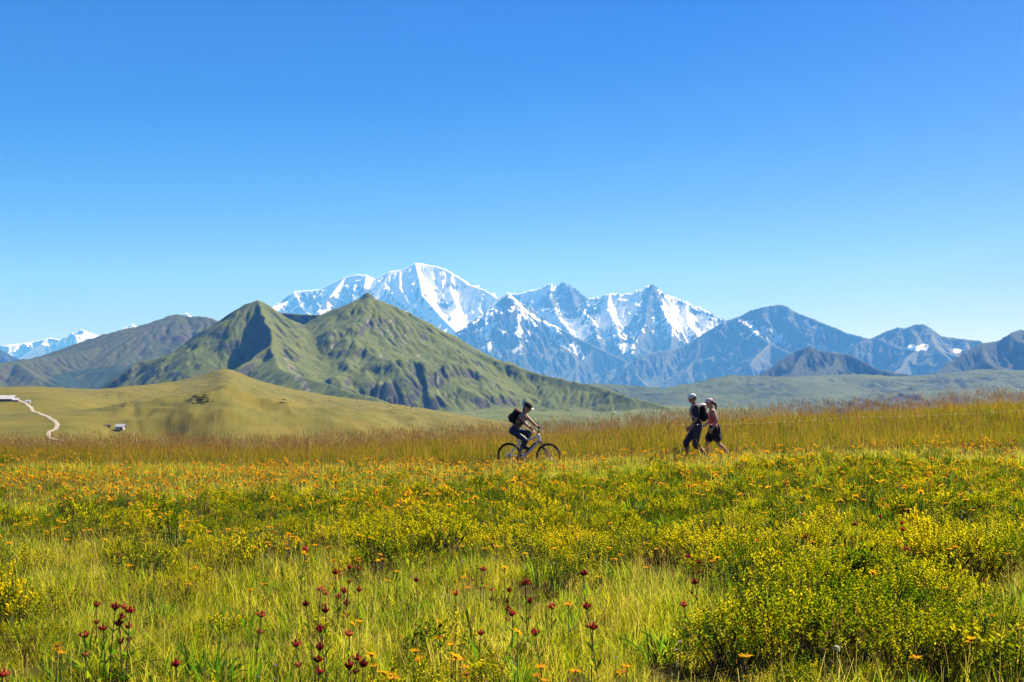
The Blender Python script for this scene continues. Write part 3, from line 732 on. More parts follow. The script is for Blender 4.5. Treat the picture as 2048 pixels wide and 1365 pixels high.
def grass_tuft(seed, n, rad, hmin, hmax, wid, curve=(0.3, 2.2), seeds=0, sh=(0.06, 0.10)):
    g = Plant(seed); r = g.r
    for i in range(n):
        a = r.uniform(0, 6.283); q = rad * math.sqrt(r.random())
        g.blade((math.cos(a) * q, math.sin(a) * q, -0.02), r.uniform(0, 6.283), r.uniform(0.0, 0.35), r.uniform(hmin, hmax), wid * r.uniform(0.7, 1.3), 3, r.uniform(*curve), twist=r.uniform(-0.8, 0.8))
    for i in range(seeds):
        a = r.uniform(0, 6.283); q = rad * math.sqrt(r.random()); b = Vector((math.cos(a) * q, math.sin(a) * q, -0.02))
        az = r.uniform(0, 6.283); hh = hmax * r.uniform(0.85, 1.12)
        t = g.blade(b, az, r.uniform(0, 0.15), hh, wid * 0.55, 3, r.uniform(0.05, 0.35), tint=0.9, tip0=0.3, wtop=0.6, twist=r.uniform(-1, 1))
        for k in range(3):
            g.blade(t - Vector((0, 0, 0.03 * k)), r.uniform(0, 6.283), r.uniform(0.1, 0.5), r.uniform(*sh), wid * 1.0, 2, 0.3, mi=1, wtop=0.3)
    return g

def shrub_clump(seed, rad, hgt, nleaf, ll=(0.016, 0.028), twigs=14, mound=1.0):
    """dome of small leaves on thin twigs; leaves sit in whorls on the shoots"""
    g = Plant(seed); r = g.r; tw = Plant(seed + 1)
    shoots = max(6, nleaf // 11)
    for i in range(shoots):
        a = r.uniform(0, 6.283); q = math.sqrt(r.random())
        hx = hgt * (1 - 0.50 * q ** 2.4) * r.uniform(0.74, 1.12)
        tip = Vector((math.cos(a) * q * rad, math.sin(a) * q * rad, hx))
        dirv = Vector((math.cos(a) * q * 0.9 + r.uniform(-.3, .3), math.sin(a) * q * 0.9 + r.uniform(-.3, .3), 1.0)).normalized()
        ln = r.uniform(0.06, 0.11); tint0 = min(1, max(0, r.gauss(0.5, 0.22)))
        if i < twigs:
            st = Vector((math.cos(a) * q * rad * 0.35, math.sin(a) * q * rad * 0.35, -0.03))
            tw.tube([st, (st + tip) * 0.5 + Vector((0, 0, 0.02)), tip], 0.004, 0.0015, 0, 4)
        for k in range(11):
            f = k / 10
            p = tip - dirv * ln * (1 - f)
            b = k * 2.4 + r.uniform(-.4, .4)
            out = Vector((math.cos(b), math.sin(b), r.uniform(0.1, 1.0) + f * 0.7))
            g.leaf(p, out, (r.uniform(-.3, .3), r.uniform(-.3, .3), 1), r.uniform(*ll) * (1.0 if k < 10 else 0.7), r.uniform(*ll) * 0.55, tint=min(1, max(0, tint0 * 0.8 + f * 0.25 + r.uniform(-.12, .12))))
    return g, tw

# ---- scattering: one object of ground cover, its plants instanced by geometry nodes
def scatter(name, protos, pts, yaw, scl, idx, label, tilt=None):
    n = len(pts)
    me = bpy.data.meshes.new(name); me.vertices.add(n); me.vertices.foreach_set('co', np.asarray(pts, np.float32).ravel())
    rot = np.zeros((n, 3), np.float32); rot[:, 2] = yaw
    if tilt is not None: rot[:, :2] = tilt
    a = me.attributes.new('rot', 'FLOAT_VECTOR', 'POINT'); a.data.foreach_set('vector', rot.ravel())
    a = me.attributes.new('scl', 'FLOAT_VECTOR', 'POINT'); a.data.foreach_set('vector', np.asarray(scl, np.float32).ravel())
    a = me.attributes.new('idx', 'INT', 'POINT'); a.data.foreach_set('value', np.asarray(idx, np.int32))
    o = bpy.data.objects.new(name, me); link(o); tag(o, label, kind='stuff')
    ng = bpy.data.node_groups.new(name, 'GeometryNodeTree')
    ng.interface.new_socket('Geometry', in_out='INPUT', socket_type='NodeSocketGeometry')
    ng.interface.new_socket('Geometry', in_out='OUTPUT', socket_type='NodeSocketGeometry')
    N = ng.nodes; L = ng.links
    gi = N.new('NodeGroupInput'); go = N.new('NodeGroupOutput'); jn = N.new('GeometryNodeJoinGeometry')
    def at(nm, dt):
        q = N.new('GeometryNodeInputNamedAttribute'); q.data_type = dt; q.inputs['Name'].default_value = nm; return q.outputs[0]
    ra, sa, ia = at('rot', 'FLOAT_VECTOR'), at('scl', 'FLOAT_VECTOR'), at('idx', 'INT')
    e2r = N.new('FunctionNodeEulerToRotation'); L.new(ra, e2r.inputs[0])
    for k, pr in enumerate(protos):
        cmpn = N.new('FunctionNodeCompare'); cmpn.data_type = 'INT'; cmpn.operation = 'EQUAL'
        ii = [s_ for s_ in cmpn.inputs if s_.type == 'INT']; L.new(ia, ii[0]); ii[1].default_value = k
        oi = N.new('GeometryNodeObjectInfo'); oi.inputs['Object'].default_value = pr; oi.inputs['As Instance'].default_value = True
        ip = N.new('GeometryNodeInstanceOnPoints')
        L.new(gi.outputs[0], ip.inputs['Points']); L.new(cmpn.outputs[0], ip.inputs['Selection'])
        L.new(oi.outputs['Geometry'], ip.inputs['Instance']); L.new(e2r.outputs[0], ip.inputs['Rotation']); L.new(sa, ip.inputs['Scale'])
        L.new(ip.outputs[0], jn.inputs[0])
    L.new(jn.outputs[0], go.inputs[0])
    md = o.modifiers.new('plants', 'NODES'); md.node_group = ng
    return o

def field(dmin, dmax, dens, margin=1.12, dens_far=None):
    """random points over the part of the meadow in view between two distances"""
    out = []
    edges = np.linspace(dmin, dmax, 24)
    for a, b in zip(edges[:-1], edges[1:]):
        wd = 0.364 * b * margin + 1.6
        dn = dens if dens_far is None else dens + (dens_far - dens) * ((a - dmin) / (dmax - dmin)) ** 0.7
        n = rng.poisson(2 * wd * (b - a) * dn)
        out.append(np.stack([rng.uniform(-wd, wd, n), rng.uniform(a, b, n)], -1))
    return np.concatenate(out)

def off_trail(p, w_=0.45):
    ty = 38.9 - 0.42 * (p[:, 0] - 0.5) + 0.5 * np.sin(p[:, 0] * 0.35)
    return np.abs(p[:, 1] - ty) > w_

def put(name, protos, p, smin, smax, label, zoff=0.0, tilt=0.12, hvar=0.2, extra_scale=None):
    n = len(p); z = gz(p[:, 0], p[:, 1]) + zoff
    s = rng.uniform(smin, smax, n)
    if extra_scale is not None: s = s * extra_scale
    scl = np.stack([s, s, s * rng.uniform(1 - hvar, 1 + hvar, n)], -1)
    return scatter(name, protos, np.column_stack([p, z]), rng.uniform(0, 6.283, n), scl, rng.integers(0, len(protos), n), label, rng.normal(0, tilt, (n, 2)))

def vegetation():
    # fine meadow grass
    tg = [grass_tuft(100 + k, 72, 0.12, 0.08, 0.19 + 0.04 * k, 0.0040, seeds=3 * (k % 2), sh=(0.02, 0.035)).build('grass_tuft', [m_grass, m_seed], linked=False) for k in range(4)]
    p = field(5.5, 16, 46); p = p[rng.random(len(p)) > 0.5 * shrub_mask(p[:, 0], p[:, 1])]
    lush = 0.62 + 0.65 * smooth(-0.3, 0.5, fbm(p[:, 0] / 1.6, p[:, 1] / 1.6, 3))
    put('meadow_grass', tg, p, 0.75, 1.25, 'fine yellow-green meadow grass in the foreground', extra_scale=lush)
    tf = [grass_tuft(120 + k, 44, 0.16, 0.08, 0.20 + 0.03 * k, 0.009, seeds=k, sh=(0.03, 0.05)).build('grass_tuft', [m_grass, m_seed], linked=False) for k in range(3)]
    p = field(16, 41.5, 26, dens_far=22); p = p[(rng.random(len(p)) > 0.9 * shrub_mask(p[:, 0], p[:, 1])) & off_trail(p, 0.35)]
    put('meadow_grass', tf, p, 0.7, 1.25, 'dry gold grass between the shrubs up to the trail')
    # rank grass along the near side of the trail
    n = 2600; x_ = rng.uniform(-16, 17, n); ty = 38.9 - 0.42 * (x_ - 0.5) + 0.5 * np.sin(x_ * 0.35); p = np.stack([x_, ty - 0.5 - np.abs(rng.normal(0, 1.1, n))], -1)
    put('trailside_grass', tf, p, 1.15, 1.75, 'rank gold grass along the near edge of the trail')
    # tall grass on the bank behind the trail, and along its lower edge
    tt = [grass_tuft(140 + k, 56, 0.20, 0.22, 0.46 + 0.05 * k, 0.011, (0.1, 0.9), seeds=(0, 1, 2, 7)[k], sh=(0.05, 0.08)).build('tall_grass_tuft', [m_tall, m_seed], linked=False) for k in range(4)]
    p = field(39.5, 63, 17); ty = 38.9 - 0.42 * (p[:, 0] - 0.5) + 0.5 * np.sin(p[:, 0] * 0.35)
    p = p[(p[:, 1] > ty + 0.7)]
    put('tall_grass', tt, p, 0.8, 1.2, 'tall grass with brown seed heads on the bank behind the trail', tilt=0.08)
    # shrub cover
    global SHRUB_PROTO
    pr = []
    for k in range(6):
        g, tw = shrub_clump(200 + k, (0.21, 0.24, 0.17, 0.2, 0.22, 0.19)[k], (0.30, 0.24, 0.34, 0.26, 0.2, 0.3)[k], (330, 360, 240, 420, 300, 260)[k], ((0.018, 0.031), (0.015, 0.026), (0.026, 0.042), (0.012, 0.02), (0.02, 0.034), (0.016, 0.03))[k]); base = len(g.V)
        g.V += tw.V; g.t += tw.t; g.p += tw.p; g.F += [tuple(i + base for i in f) for f in tw.F]; g.m += [1] * len(tw.F)
        pr.append(g.build('shrub_clump', [m_shrub if k not in (3, 5) else m_shrub2, m_twig], linked=False))
    p = field(6, 37, 21, dens_far=19); p = p[rng.random(len(p)) < shrub_mask(p[:, 0], p[:, 1]) * 0.95]
    hn = fbm(p[:, 0] / 0.75 + 8, p[:, 1] / 1.0, 3); p = p[hn > -0.34]; hn = hn[hn > -0.34]; hi = 0.50 + 0.62 * smooth(-0.35, 0.6, hn)
    put('shrub_cover', pr, p, 0.8, 1.2, 'low mat of small-leaved yellow-green shrubs across the meadow', 0.0, 0.15, extra_scale=hi)
    # scattered leafy herbs all over
    hb = []
    for k in range(3):
        g = Plant(260 + k)
        for i in range(26):
            a = g.r.uniform(0, 6.283); q = g.r.uniform(0, 0.08)
            g.blade((math.cos(a) * q, math.sin(a) * q, 0), a, g.r.uniform(0.1, 0.7), g.r.uniform(0.08, 0.22), g.r.uniform(0.010, 0.018), 3, g.r.uniform(0.2, 1.0))
        hb.append(g.build('herb', [m_broad], linked=False))
    p = field(6, 40, 6.5, dens_far=5.0); p = p[off_trail(p)]
    put('meadow_herbs', hb, p, 0.7, 1.3, 'small green broad-leaved herbs mixed into the meadow grass')
vegetation()

# ---- single shrubs that stand out in the belts
ORD = ['first', 'second', 'third', 'fourth', 'fifth', 'sixth', 'seventh', 'eighth', 'ninth', 'tenth', 'eleventh', 'twelfth', 'thirteenth', 'fourteenth', 'fifteenth', 'sixteenth', 'seventeenth', 'eighteenth', 'nineteenth', 'twentieth',
       'twenty-first', 'twenty-second', 'twenty-third', 'twenty-fourth', 'twenty-fifth']
def in_order(items, what):
    """items: (px, object, zone): name each by its place from the left within its zone"""
    zones = {}
    for px, o, z in items: zones.setdefault(z, []).append((px, o))
    for z, l in zones.items():
        for k, (px, o) in enumerate(sorted(l, key=lambda q: q[0])):
            o['label'] = f'{what}, {ORD[k]} from the left {z}' if len(l) > 1 else f'{what} alone {z}'
def low_shrubs():
    made = []
    proto = []
    for k in range(4):
        g, tw = shrub_clump(300 + k, 0.52, 0.44, 2600, (0.018, 0.033), twigs=60)
        e = bpy.data.objects.new('low_shrub', None)
        proto.append((g.build('foliage', m_shrub, linked=False).data, tw.build('stems', m_twig, linked=False).data))
    spots = [(1500, 1165, 1.2), (1400, 1135, 1.1), (1300, 1128, 1.2), (1150, 1118, 1.2), (1010, 1105, 1.0), (880, 1108, 1.1), (780, 1100, 1.1), (700, 1085, 0.9), (360, 1190, .75), (240, 1125, .8), (420, 1115, .8), (300, 1110, .7),
             (80, 1065, 1.1), (200, 1062, 1.0), (330, 1058, 1.0), (450, 1055, .9), (560, 1060, .9), (1560, 1345, 1.1), (1480, 1335, .9), (1690, 1325, 1.0), (1640, 1255, 1.0), (1760, 1275, 1.0), (1850, 1240, 1.0), (1950, 1150, 1.2), (1880, 1140, 1.0),
             (1640, 1195, 1.0), (1740, 1190, 1.1), (1800, 1140, 1.0), (1980, 1320, 1.0), (1900, 1340, .9), (1800, 1350, .9), (620, 1045, 1.0), (20, 1275, .8), (50, 1310, .8), (1590, 1130, 1.0), (1700, 1120, 1.0), (1230, 1070, 1.0), (1080, 1060, 1.0),
             (930, 1050, 1.0), (1450, 1070, 1.0), (2030, 1060, 1.1), (1560, 1060, 1.0), (370, 1280, .5), (1200, 1130, 1.0), (1060, 1118, .9), (2030, 1150, 1.0)]
    for k, (px, py, s) in enumerate(spots):
        d = F * EYE / (py - 805); x = (px - 1024) / F * d
        o = empty('low_shrub', (x, d, float(gz(x, d)) + 0.02), random.uniform(0, 6.28)); s *= random.uniform(0.85, 1.1)
        o.scale = (s, s, s * (random.uniform(0.8, 1.02) if 1095 < py < 1230 or px > 1450 and py > 1230 else random.uniform(0.55, 0.78)))
        f, w_ = proto[k % 4]
        link(bpy.data.objects.new('foliage', f), o); link(bpy.data.objects.new('stems', w_), o)
        side = 'left' if px < 500 else ('middle' if px < 1350 else 'right')
        row = 'near' if py > 1230 else ('front' if py > 1095 else 'back')
        tag(o, None, 'shrub', f'low shrubs {side} {row}'); made.append((px, o, f'in the {row} shrub row, {side} of the meadow'))
    in_order(made, 'low leafy shrub')
low_shrubs()

# ---- flowers
def head_spot(px, py, h):
    """head of a plant of height h seen at this pixel -> its foot on the ground"""
    d = F * (EYE - h) / (py - 805)
    for _ in range(4):
        x = (px - 1024) / F * d; d = F * (EYE - h - float(gz(x, d))) / (py - 805)
    return (px - 1024) / F * d, d

def gentian_proto(seed, h):
    g = Plant(seed); r = g.r; st = Plant(seed + 50); lf = Plant(seed + 90); lo = Plant(seed + 20)
    st.tube([(0, 0, -0.03), (0.004, 0, h * .5), (0.0, 0.004, h)], 0.0042, 0.003, 0, 6)
    def cup(c, d, L, w, g=g):
        d = Vector(d).normalized(); sd = d.orthogonal().normalized(); up = d.cross(sd); prev = None; n = 6; tint = r.random()
        for k, (f, q) in enumerate(((0, .35), (.35, .85), (.75, 1.0), (1.0, .72))):
            ids = [g.v(Vector(c) + d * L * f + (sd * math.cos(6.283 * j / n) + up * math.sin(6.283 * j / n)) * w * q, tint, f) for j in range(n)]
            if prev:
                for j in range(n): g.F.append((prev[j], prev[(j + 1) % n], ids[(j + 1) % n], ids[j])); g.m.append(0)
            prev = ids
        for j in range(n):          # petal tips
            p = Vector(g.V[prev[j]]); g.leaf(p, d + (p - (Vector(c) + d * L)).normalized() * 0.3, sd, w * 0.9, w * 0.8, tint=tint)
    nf = r.choice((5, 6, 7))
    for k in range(nf):
        a = 6.283 * k / nf + r.uniform(-.3, .3); le = r.uniform(0.5, 1.5)
        cup((math.cos(a) * .006, math.sin(a) * .006, h - .004), (math.cos(a) * le, math.sin(a) * le, 1), r.uniform(.022, .030), r.uniform(.006, .0085))
    cup((0, 0, h), (r.uniform(-.2, .2), r.uniform(-.2, .2), 1), .030, .0085)
    if seed % 2 == 0:
        for k in range(3):
            a = 6.283 * k / 3 + 1; cup((math.cos(a) * .005, math.sin(a) * .005, h * .74), (math.cos(a) * .8, math.sin(a) * .8, 1), .022, .0065, lo)
    for lv in (0.18, 0.45, 0.72, 0.97):
        for s_ in (0, math.pi):
            lf.wide_leaf((0, 0, h * lv), lv * 5 + s_, 0.7, 0.085 * (1.15 - lv * .6), 0.026 * (1.2 - lv * .5), 0.7)
    return g.build('flower_head', m_red, linked=False).data, st.build('stem', m_rstem, linked=False).data, lf.build('leaves', m_broad, linked=False).data, (lo.build('lower_flower_head', m_red, linked=False).data if lo.V else None)

GENT = [(201, 1200), (224, 1208), (257, 1214), (269, 1206), (242, 1229), (256, 1229), (221, 1245), (267, 1244), (185, 1258), (366, 1326), (244, 1107), (681, 1143), (691, 1131), (710, 1135), (691, 1170), (713, 1175), (682, 1183), (637, 1178), (653, 1185),
        (634, 1199), (657, 1201), (695, 1202), (646, 1247), (668, 1250), (700, 1266), (615, 1273), (640, 1282), (705, 1299), (618, 1307), (643, 1326), (713, 1324), (724, 1328), (838, 1158), (622, 1096), (955, 1122), (977, 1165), (1007, 1176), (1053, 1158),
        (1006, 1203), (1025, 1217), (955, 1249), (1101, 1206), (1097, 1247), (1181, 1243), (1194, 1209), (1173, 1144), (1050, 1190), (1378, 1156), (1399, 1152), (1367, 1102), (1400, 1123), (1377, 1196), (1793, 1046), (1811, 1054), (1753, 1033), (1709, 1044),
        (1613, 1068), (1612, 1039), (1958, 1149), (1806, 1088), (1570, 963), (1480, 927), (5, 1328), (514, 1213), (1150, 1062), (600, 1090), (905, 1185)]
def gentians():
    made = []
    pr = [gentian_proto(400 + 7 * k, h) for k, h in enumerate((0.30, 0.36, 0.41, 0.46))]; hs_ = (0.30, 0.36, 0.41, 0.46)
    for i, (px, py) in enumerate(GENT):
        k = random.randrange(4); x, y = head_spot(px, py, hs_[k] + 0.02)
        o = empty('gentian', (x, y, float(gz(x, y))), random.uniform(0, 6.28)); o.rotation_euler[0] = random.uniform(-.12, .12); o.rotation_euler[1] = random.uniform(-.14, .14)
        sg = random.uniform(.65, 1.0); o.scale = (sg, sg, random.uniform(.92, 1.06))
        for nm, me in zip(('flower_head', 'stem', 'leaves', 'lower_flower_head'), pr[k]):
            if me: link(bpy.data.objects.new(nm, me), o)
        if px < 330: z = 'clump at the lower left'
        elif px < 560: z = 'bare grass left of the middle clump'
        elif px < 760: z = 'dense clump left of the middle'
        elif px < 1250: z = 'loose clump at the bottom middle'
        elif px < 1450: z = 'small clump right of the middle'
        else: z = 'shrub belt at the right'
        tag(o, None, 'flower', f'gentians, {z}'); made.append((px, o, f'in the {z}'))
    in_order(made, 'dark red gentian')
gentians()

def daisy(seed, h, rad, npet, mat_i=0):
    g = Plant(seed); r = g.r; st = Plant(seed + 1); ct = Plant(seed + 2)
    st.tube([(0, 0, -.03), (r.uniform(-.01, .01), r.uniform(-.01, .01), h * .5), (0, 0, h)], 0.0024, 0.0018, 0, 5)
    for k in range(2): st.wide_leaf((0, 0, h * (.25 + .3 * k)), r.uniform(0, 6.28), .8, .05, .014, .6)
    tl = Vector((r.uniform(-.5, .5), r.uniform(-.7, .2), 1)).normalized(); sd = tl.orthogonal().normalized(); up = tl.cross(sd)
    for k in range(npet):
        a = 6.283 * k / npet + r.uniform(-.1, .1); d = sd * math.cos(a) + up * math.sin(a)
        g.leaf(Vector((0, 0, h)) + d * rad * .22, d + tl * r.uniform(-.1, .9), tl, rad * r.uniform(.75, 1.0), rad * .42)
    prev = None
    for f, q in ((-.15, .25), (.0, .34), (.18, .26), (.26, .02)):
        ids = [ct.v(Vector((0, 0, h)) + tl * rad * f + (sd * math.cos(6.283 * j / 7) + up * math.sin(6.283 * j / 7)) * rad * q, .2, f) for j in range(7)]
        if prev:
            for j in range(7): ct.F.append((prev[j], prev[(j + 1) % 7], ids[(j + 1) % 7], ids[j])); ct.m.append(0)
        prev = ids
    return g, st, ct
m_disc = plain('flower_disc', (0.30, 0.13, 0.02), 0.9, var=0.3)
YEL = [(122, 1306), (131, 1316), (126, 1296), (745, 1298), (750, 1318), (768, 1326), (785, 1338), (790, 1348), (832, 1292), (843, 1306), (838, 1312), (880, 1258), (905, 1300), (912, 1326), (922, 1330), (932, 1336), (908, 1296), (935, 1350), (1073, 1336), (1083, 1346), (1090, 1352), (1140, 1352),
       (1150, 1350), (1243, 1332), (1252, 1338), (762, 1122), (768, 1116), (758, 1130), (590, 1078), (545, 1062), (565, 1052), (580, 1082), (575, 1098), (600, 1086), (420, 1076), (1482, 1298), (1490, 1310), (1894, 1106), (1906, 1110), (1976, 1216), (1935, 1290), (1925, 1134), (1885, 1186), (1825, 1305), (2044, 1245),
       (82, 1008), (1050, 1096), (1290, 1090), (1470, 1090), (708, 1238), (880, 1234), (1035, 1262), (1480, 1240), (2010, 1105)]
def yellow_flowers():
    pr = []; H = (0.26, 0.31, 0.36)
    for k, h in enumerate(H):
        g, st, ct = daisy(500 + 5 * k, h, 0.030, 12)
        pr.append((g.build('petals', m_yellow, linked=False).data, st.build('stem', m_stem, linked=False).data, ct.build('disc', m_disc, linked=False).data))
    spots = []
    for px, py in YEL:
        k = random.randrange(3); x, y = head_spot(px, py, H[k] + 0.02); spots.append((x, y, k, 1.0))
    p = field(8, 38.5, 1.6, dens_far=17.0); cl = fbm(p[:, 0] / 2.6 + 4, p[:, 1] / 2.6, 3)
    left = smooth(6, -10, p[:, 0]) * smooth(20, 32, p[:, 1])
    keep = (rng.random(len(p)) < np.clip(0.16 + cl * 1.1 + left * 0.6, 0.02, 1)) & off_trail(p, 0.6)
    p = p[keep]
    p2 = field(40, 55, 5.0); p2 = p2[(p2[:, 0] < -12.5) & (rng.random(len(p2)) < 0.8)]
    p = np.concatenate([p, p2])
    p = p[np.argsort(p[:, 1])]
    near = p[:300 - len(spots)]; rest = p[300 - len(spots):]
    for x, y in near: spots.append((x, y, random.randrange(3), 1.0))
    for x, y, k, s in spots:
        px = 1024 + F * x / y
        o = empty('arnica_flower', (x, y, float(gz(x, y)) + (0.05 if y > 12 else 0)), random.uniform(0, 6.28)); s = random.uniform(.85, 1.25) * (1.25 if y > 16 else 1.0); o.scale = (s, s, random.uniform(.9, 1.2))
        for nm, me in zip(('petals', 'stem', 'disc'), pr[k]): link(bpy.data.objects.new(nm, me), o)
        z = ('foreground grass' if y < 13 else ('shrub belt' if y < 21 else 'far part of the meadow')) + (' at the left' if px < 560 else (' in the middle' if px < 1400 else ' at the right'))
        tag(o, f'orange-yellow daisy-like flower in the {z}', 'flower', f'yellow flowers, {z}')
    fp = []
    for k, h in enumerate((0.22, 0.3, 0.36)):
        g, st, ct = daisy(540 + 5 * k, h, 0.048, 9); b = len(g.V)
        for q, mi in ((st, 1), (ct, 2)):
            b = len(g.V); g.V += q.V; g.t += q.t; g.p += q.p; g.F += [tuple(i + b for i in f) for f in q.F]; g.m += [mi] * len(q.F)
        fp.append(g.build('flower', [m_yellow, m_stem, m_disc], linked=False))
    put('yellow_flowers', fp, rest, 0.8, 1.25, 'mass of orange-yellow flowers towards the trail', 0.06)
yellow_flowers()

def small_flowers():
    V = [(228, 1304), (140, 1361), (520, 1345), (555, 1322), (878, 1328), (960, 1270), (1230, 1308), (1806, 1115), (1819, 1117), (124, 962), (1234, 990), (1558, 979), (1052, 1020), (1811, 1122)]
    W = [(121, 1281), (452, 1231), (136, 1088), (735, 1212), (1037, 1252), (1358, 1276), (1945, 1202), (2003, 1149), (1575, 1168), (1590, 1150), (1485, 1220), (1260, 988), (1110, 1036), (1350, 1292)]
    for nm, lst, mat, c, rad in (('violet_flower', V, m_violet, 'violet', .013), ('white_flower', W, m_white, 'white', .016)):
        g, st, ct = daisy(600 + len(nm), 0.2, rad, 6)
        ms = [g.build('petals', mat, linked=False).data, st.build('stem', m_stem, linked=False).data, ct.build('disc', m_disc, linked=False).data]
        for px, py in lst:
            x, y = head_spot(px, py, 0.21)
            o = empty(nm, (x, y, float(gz(x, y))), random.uniform(0, 6.28))
            if y > 13: o.scale = (1.6, 1.6, 1)
            for n_, me in zip(('petals', 'stem', 'disc'), ms): link(bpy.data.objects.new(n_, me), o)
            z = ('foreground grass' if py > 1150 else 'shrub belt') + (' at the left' if px < 560 else (' in the middle' if px < 1400 else ' at the right'))
            tag(o, f'tiny {c} flower in the {z}', 'flower', f'tiny {c} flowers, {z}')
    # faded seed heads at the lower right
    for i, (px, py, mat, lb) in enumerate(((1642, 1297, m_straw, 'leftmost brown faded seed head at the lower right edge'), (1668, 1293, m_white, 'fluffy whitish seed head, tallest of the three at the lower right'), (1656, 1322, m_straw, 'shortest brown faded seed head of the three at the lower right'))):
        h = 0.30; x, y = head_spot(px, py, h); g = Plant(700 + i)
        for k in range(90):
            v = Vector((g.r.gauss(0, 1), g.r.gauss(0, 1), g.r.gauss(0.5, 1))).normalized()
            g.leaf((0, 0, h), v, (0.3, 0.2, 1), .021, .006)
        st = Plant(710 + i); st.tube([(0, 0, -.03), (.004, .002, h * .5), (0, 0, h)], .0035, .0025, 0, 5)
        o = empty('seed_head', (x, y, float(gz(x, y)))); g.build('head', mat, o); st.build('stem', m_straw, o)
        tag(o, lb, 'seed head', 'seed heads at the lower right')
small_flowers()

def leaf_rosettes():
    spots = [(60, 1290, 1.0, 'at the lower left edge'), (205, 1350, 1.2, 'under the red gentians at the lower left'), (330, 1365, .9, 'at the bottom edge left of the middle'), (1000, 1330, 1.3, 'at the bottom edge in the middle'), (1070, 1310, 1.1, 'right of the largest clump at the bottom middle'),
             (820, 1130, 1.0, 'beside the yellow flowers before the shrub belt'), (1730, 1120, 1.1, 'with long bent leaves in the right shrub belt'), (1965, 1230, 1.0, 'near the right edge below the dark shrub'), (1880, 1215, .9, 'in the shrubs at the right above the bottom'), (590, 1170, 1.0, 'left of the dense gentian clump'),
             (1330, 1330, 1.0, 'at the bottom right of the middle'), (1590, 1185, .9, 'at the front of the right shrubs'), (640, 1360, .9, 'at the bottom below the dense gentian clump'), (430, 1365, 1.0, 'on the bottom edge in the left grass'), (1180, 1180, .9, 'before the dark shrub edge in the middle'), (2040, 1205, 1.0, 'cut by the right edge')]
    me = []
    for k in range(4):
        g = Plant(800 + k)
        for i in range(34):
            a = g.r.uniform(0, 6.283); q = g.r.uniform(0, .15)
            g.wide_leaf((math.cos(a) * q, math.sin(a) * q, -.01), a + g.r.uniform(-.5, .5), g.r.uniform(.05, .8), g.r.uniform(.14, .34), g.r.uniform(.014, .027), g.r.uniform(.3, 2.0))
        me.append(g.build('leaves', m_broad, linked=False).data)
    for k, (px, py, s, wh) in enumerate(spots):
        d = F * EYE / (py - 805); x = (px - 1024) / F * d
        o = bpy.data.objects.new('leaf_clump', me[k % 4]); link(o); o.location = (x, d, float(gz(x, d))); o.scale = (s, s, s); o.rotation_euler = (0, 0, k * 1.7)
        tag(o, f'clump of long green pointed leaves {wh}', 'plant', 'leafy clumps in the meadow')
leaf_rosettes()

def dock_stalks():
    for i, (px, py, h, d, wh) in enumerate(((1262, 878, 0.85, 36.0, 'standing between the cyclist and the hikers'), (615, 878, 0.7, 40.5, 'in the bank left of the cyclist'), (95, 872, 0.8, 41.0, 'left of centre over the flowers at the far left'), (1835, 905, 0.6, 33.0, 'over the shrubs at the right'), (250, 900, 0.6, 38, 'above the orange flowers at the left'))):
        x = (px - 1024) / F * d; z = float(gz(x, d)); top = float(P(px, py, d)[2]); h = max(0.45, top - z)
        g = Plant(900 + i)
        for k in range(160):
            f = g.r.uniform(.45, 1); a = g.r.uniform(0, 6.28); q = .035 * (1.15 - f) + .012
            g.leaf((math.cos(a) * q, math.sin(a) * q, h * f), (math.cos(a), math.sin(a), 1), (0, 0, 1), .03, .02)
        st = Plant(910 + i); st.tube([(0, 0, -.03), (.01, 0, h * .5), (0, 0, h)], .009, .004, 0, 6)
        o = empty('dock_stalk', (x, d, z)); g.build('seeds', m_seed, o); st.build('stem', m_dock, o)
        tag(o, f'dry brown dock stalk {wh}', 'plant', 'dry dock stalks')
dock_stalks()

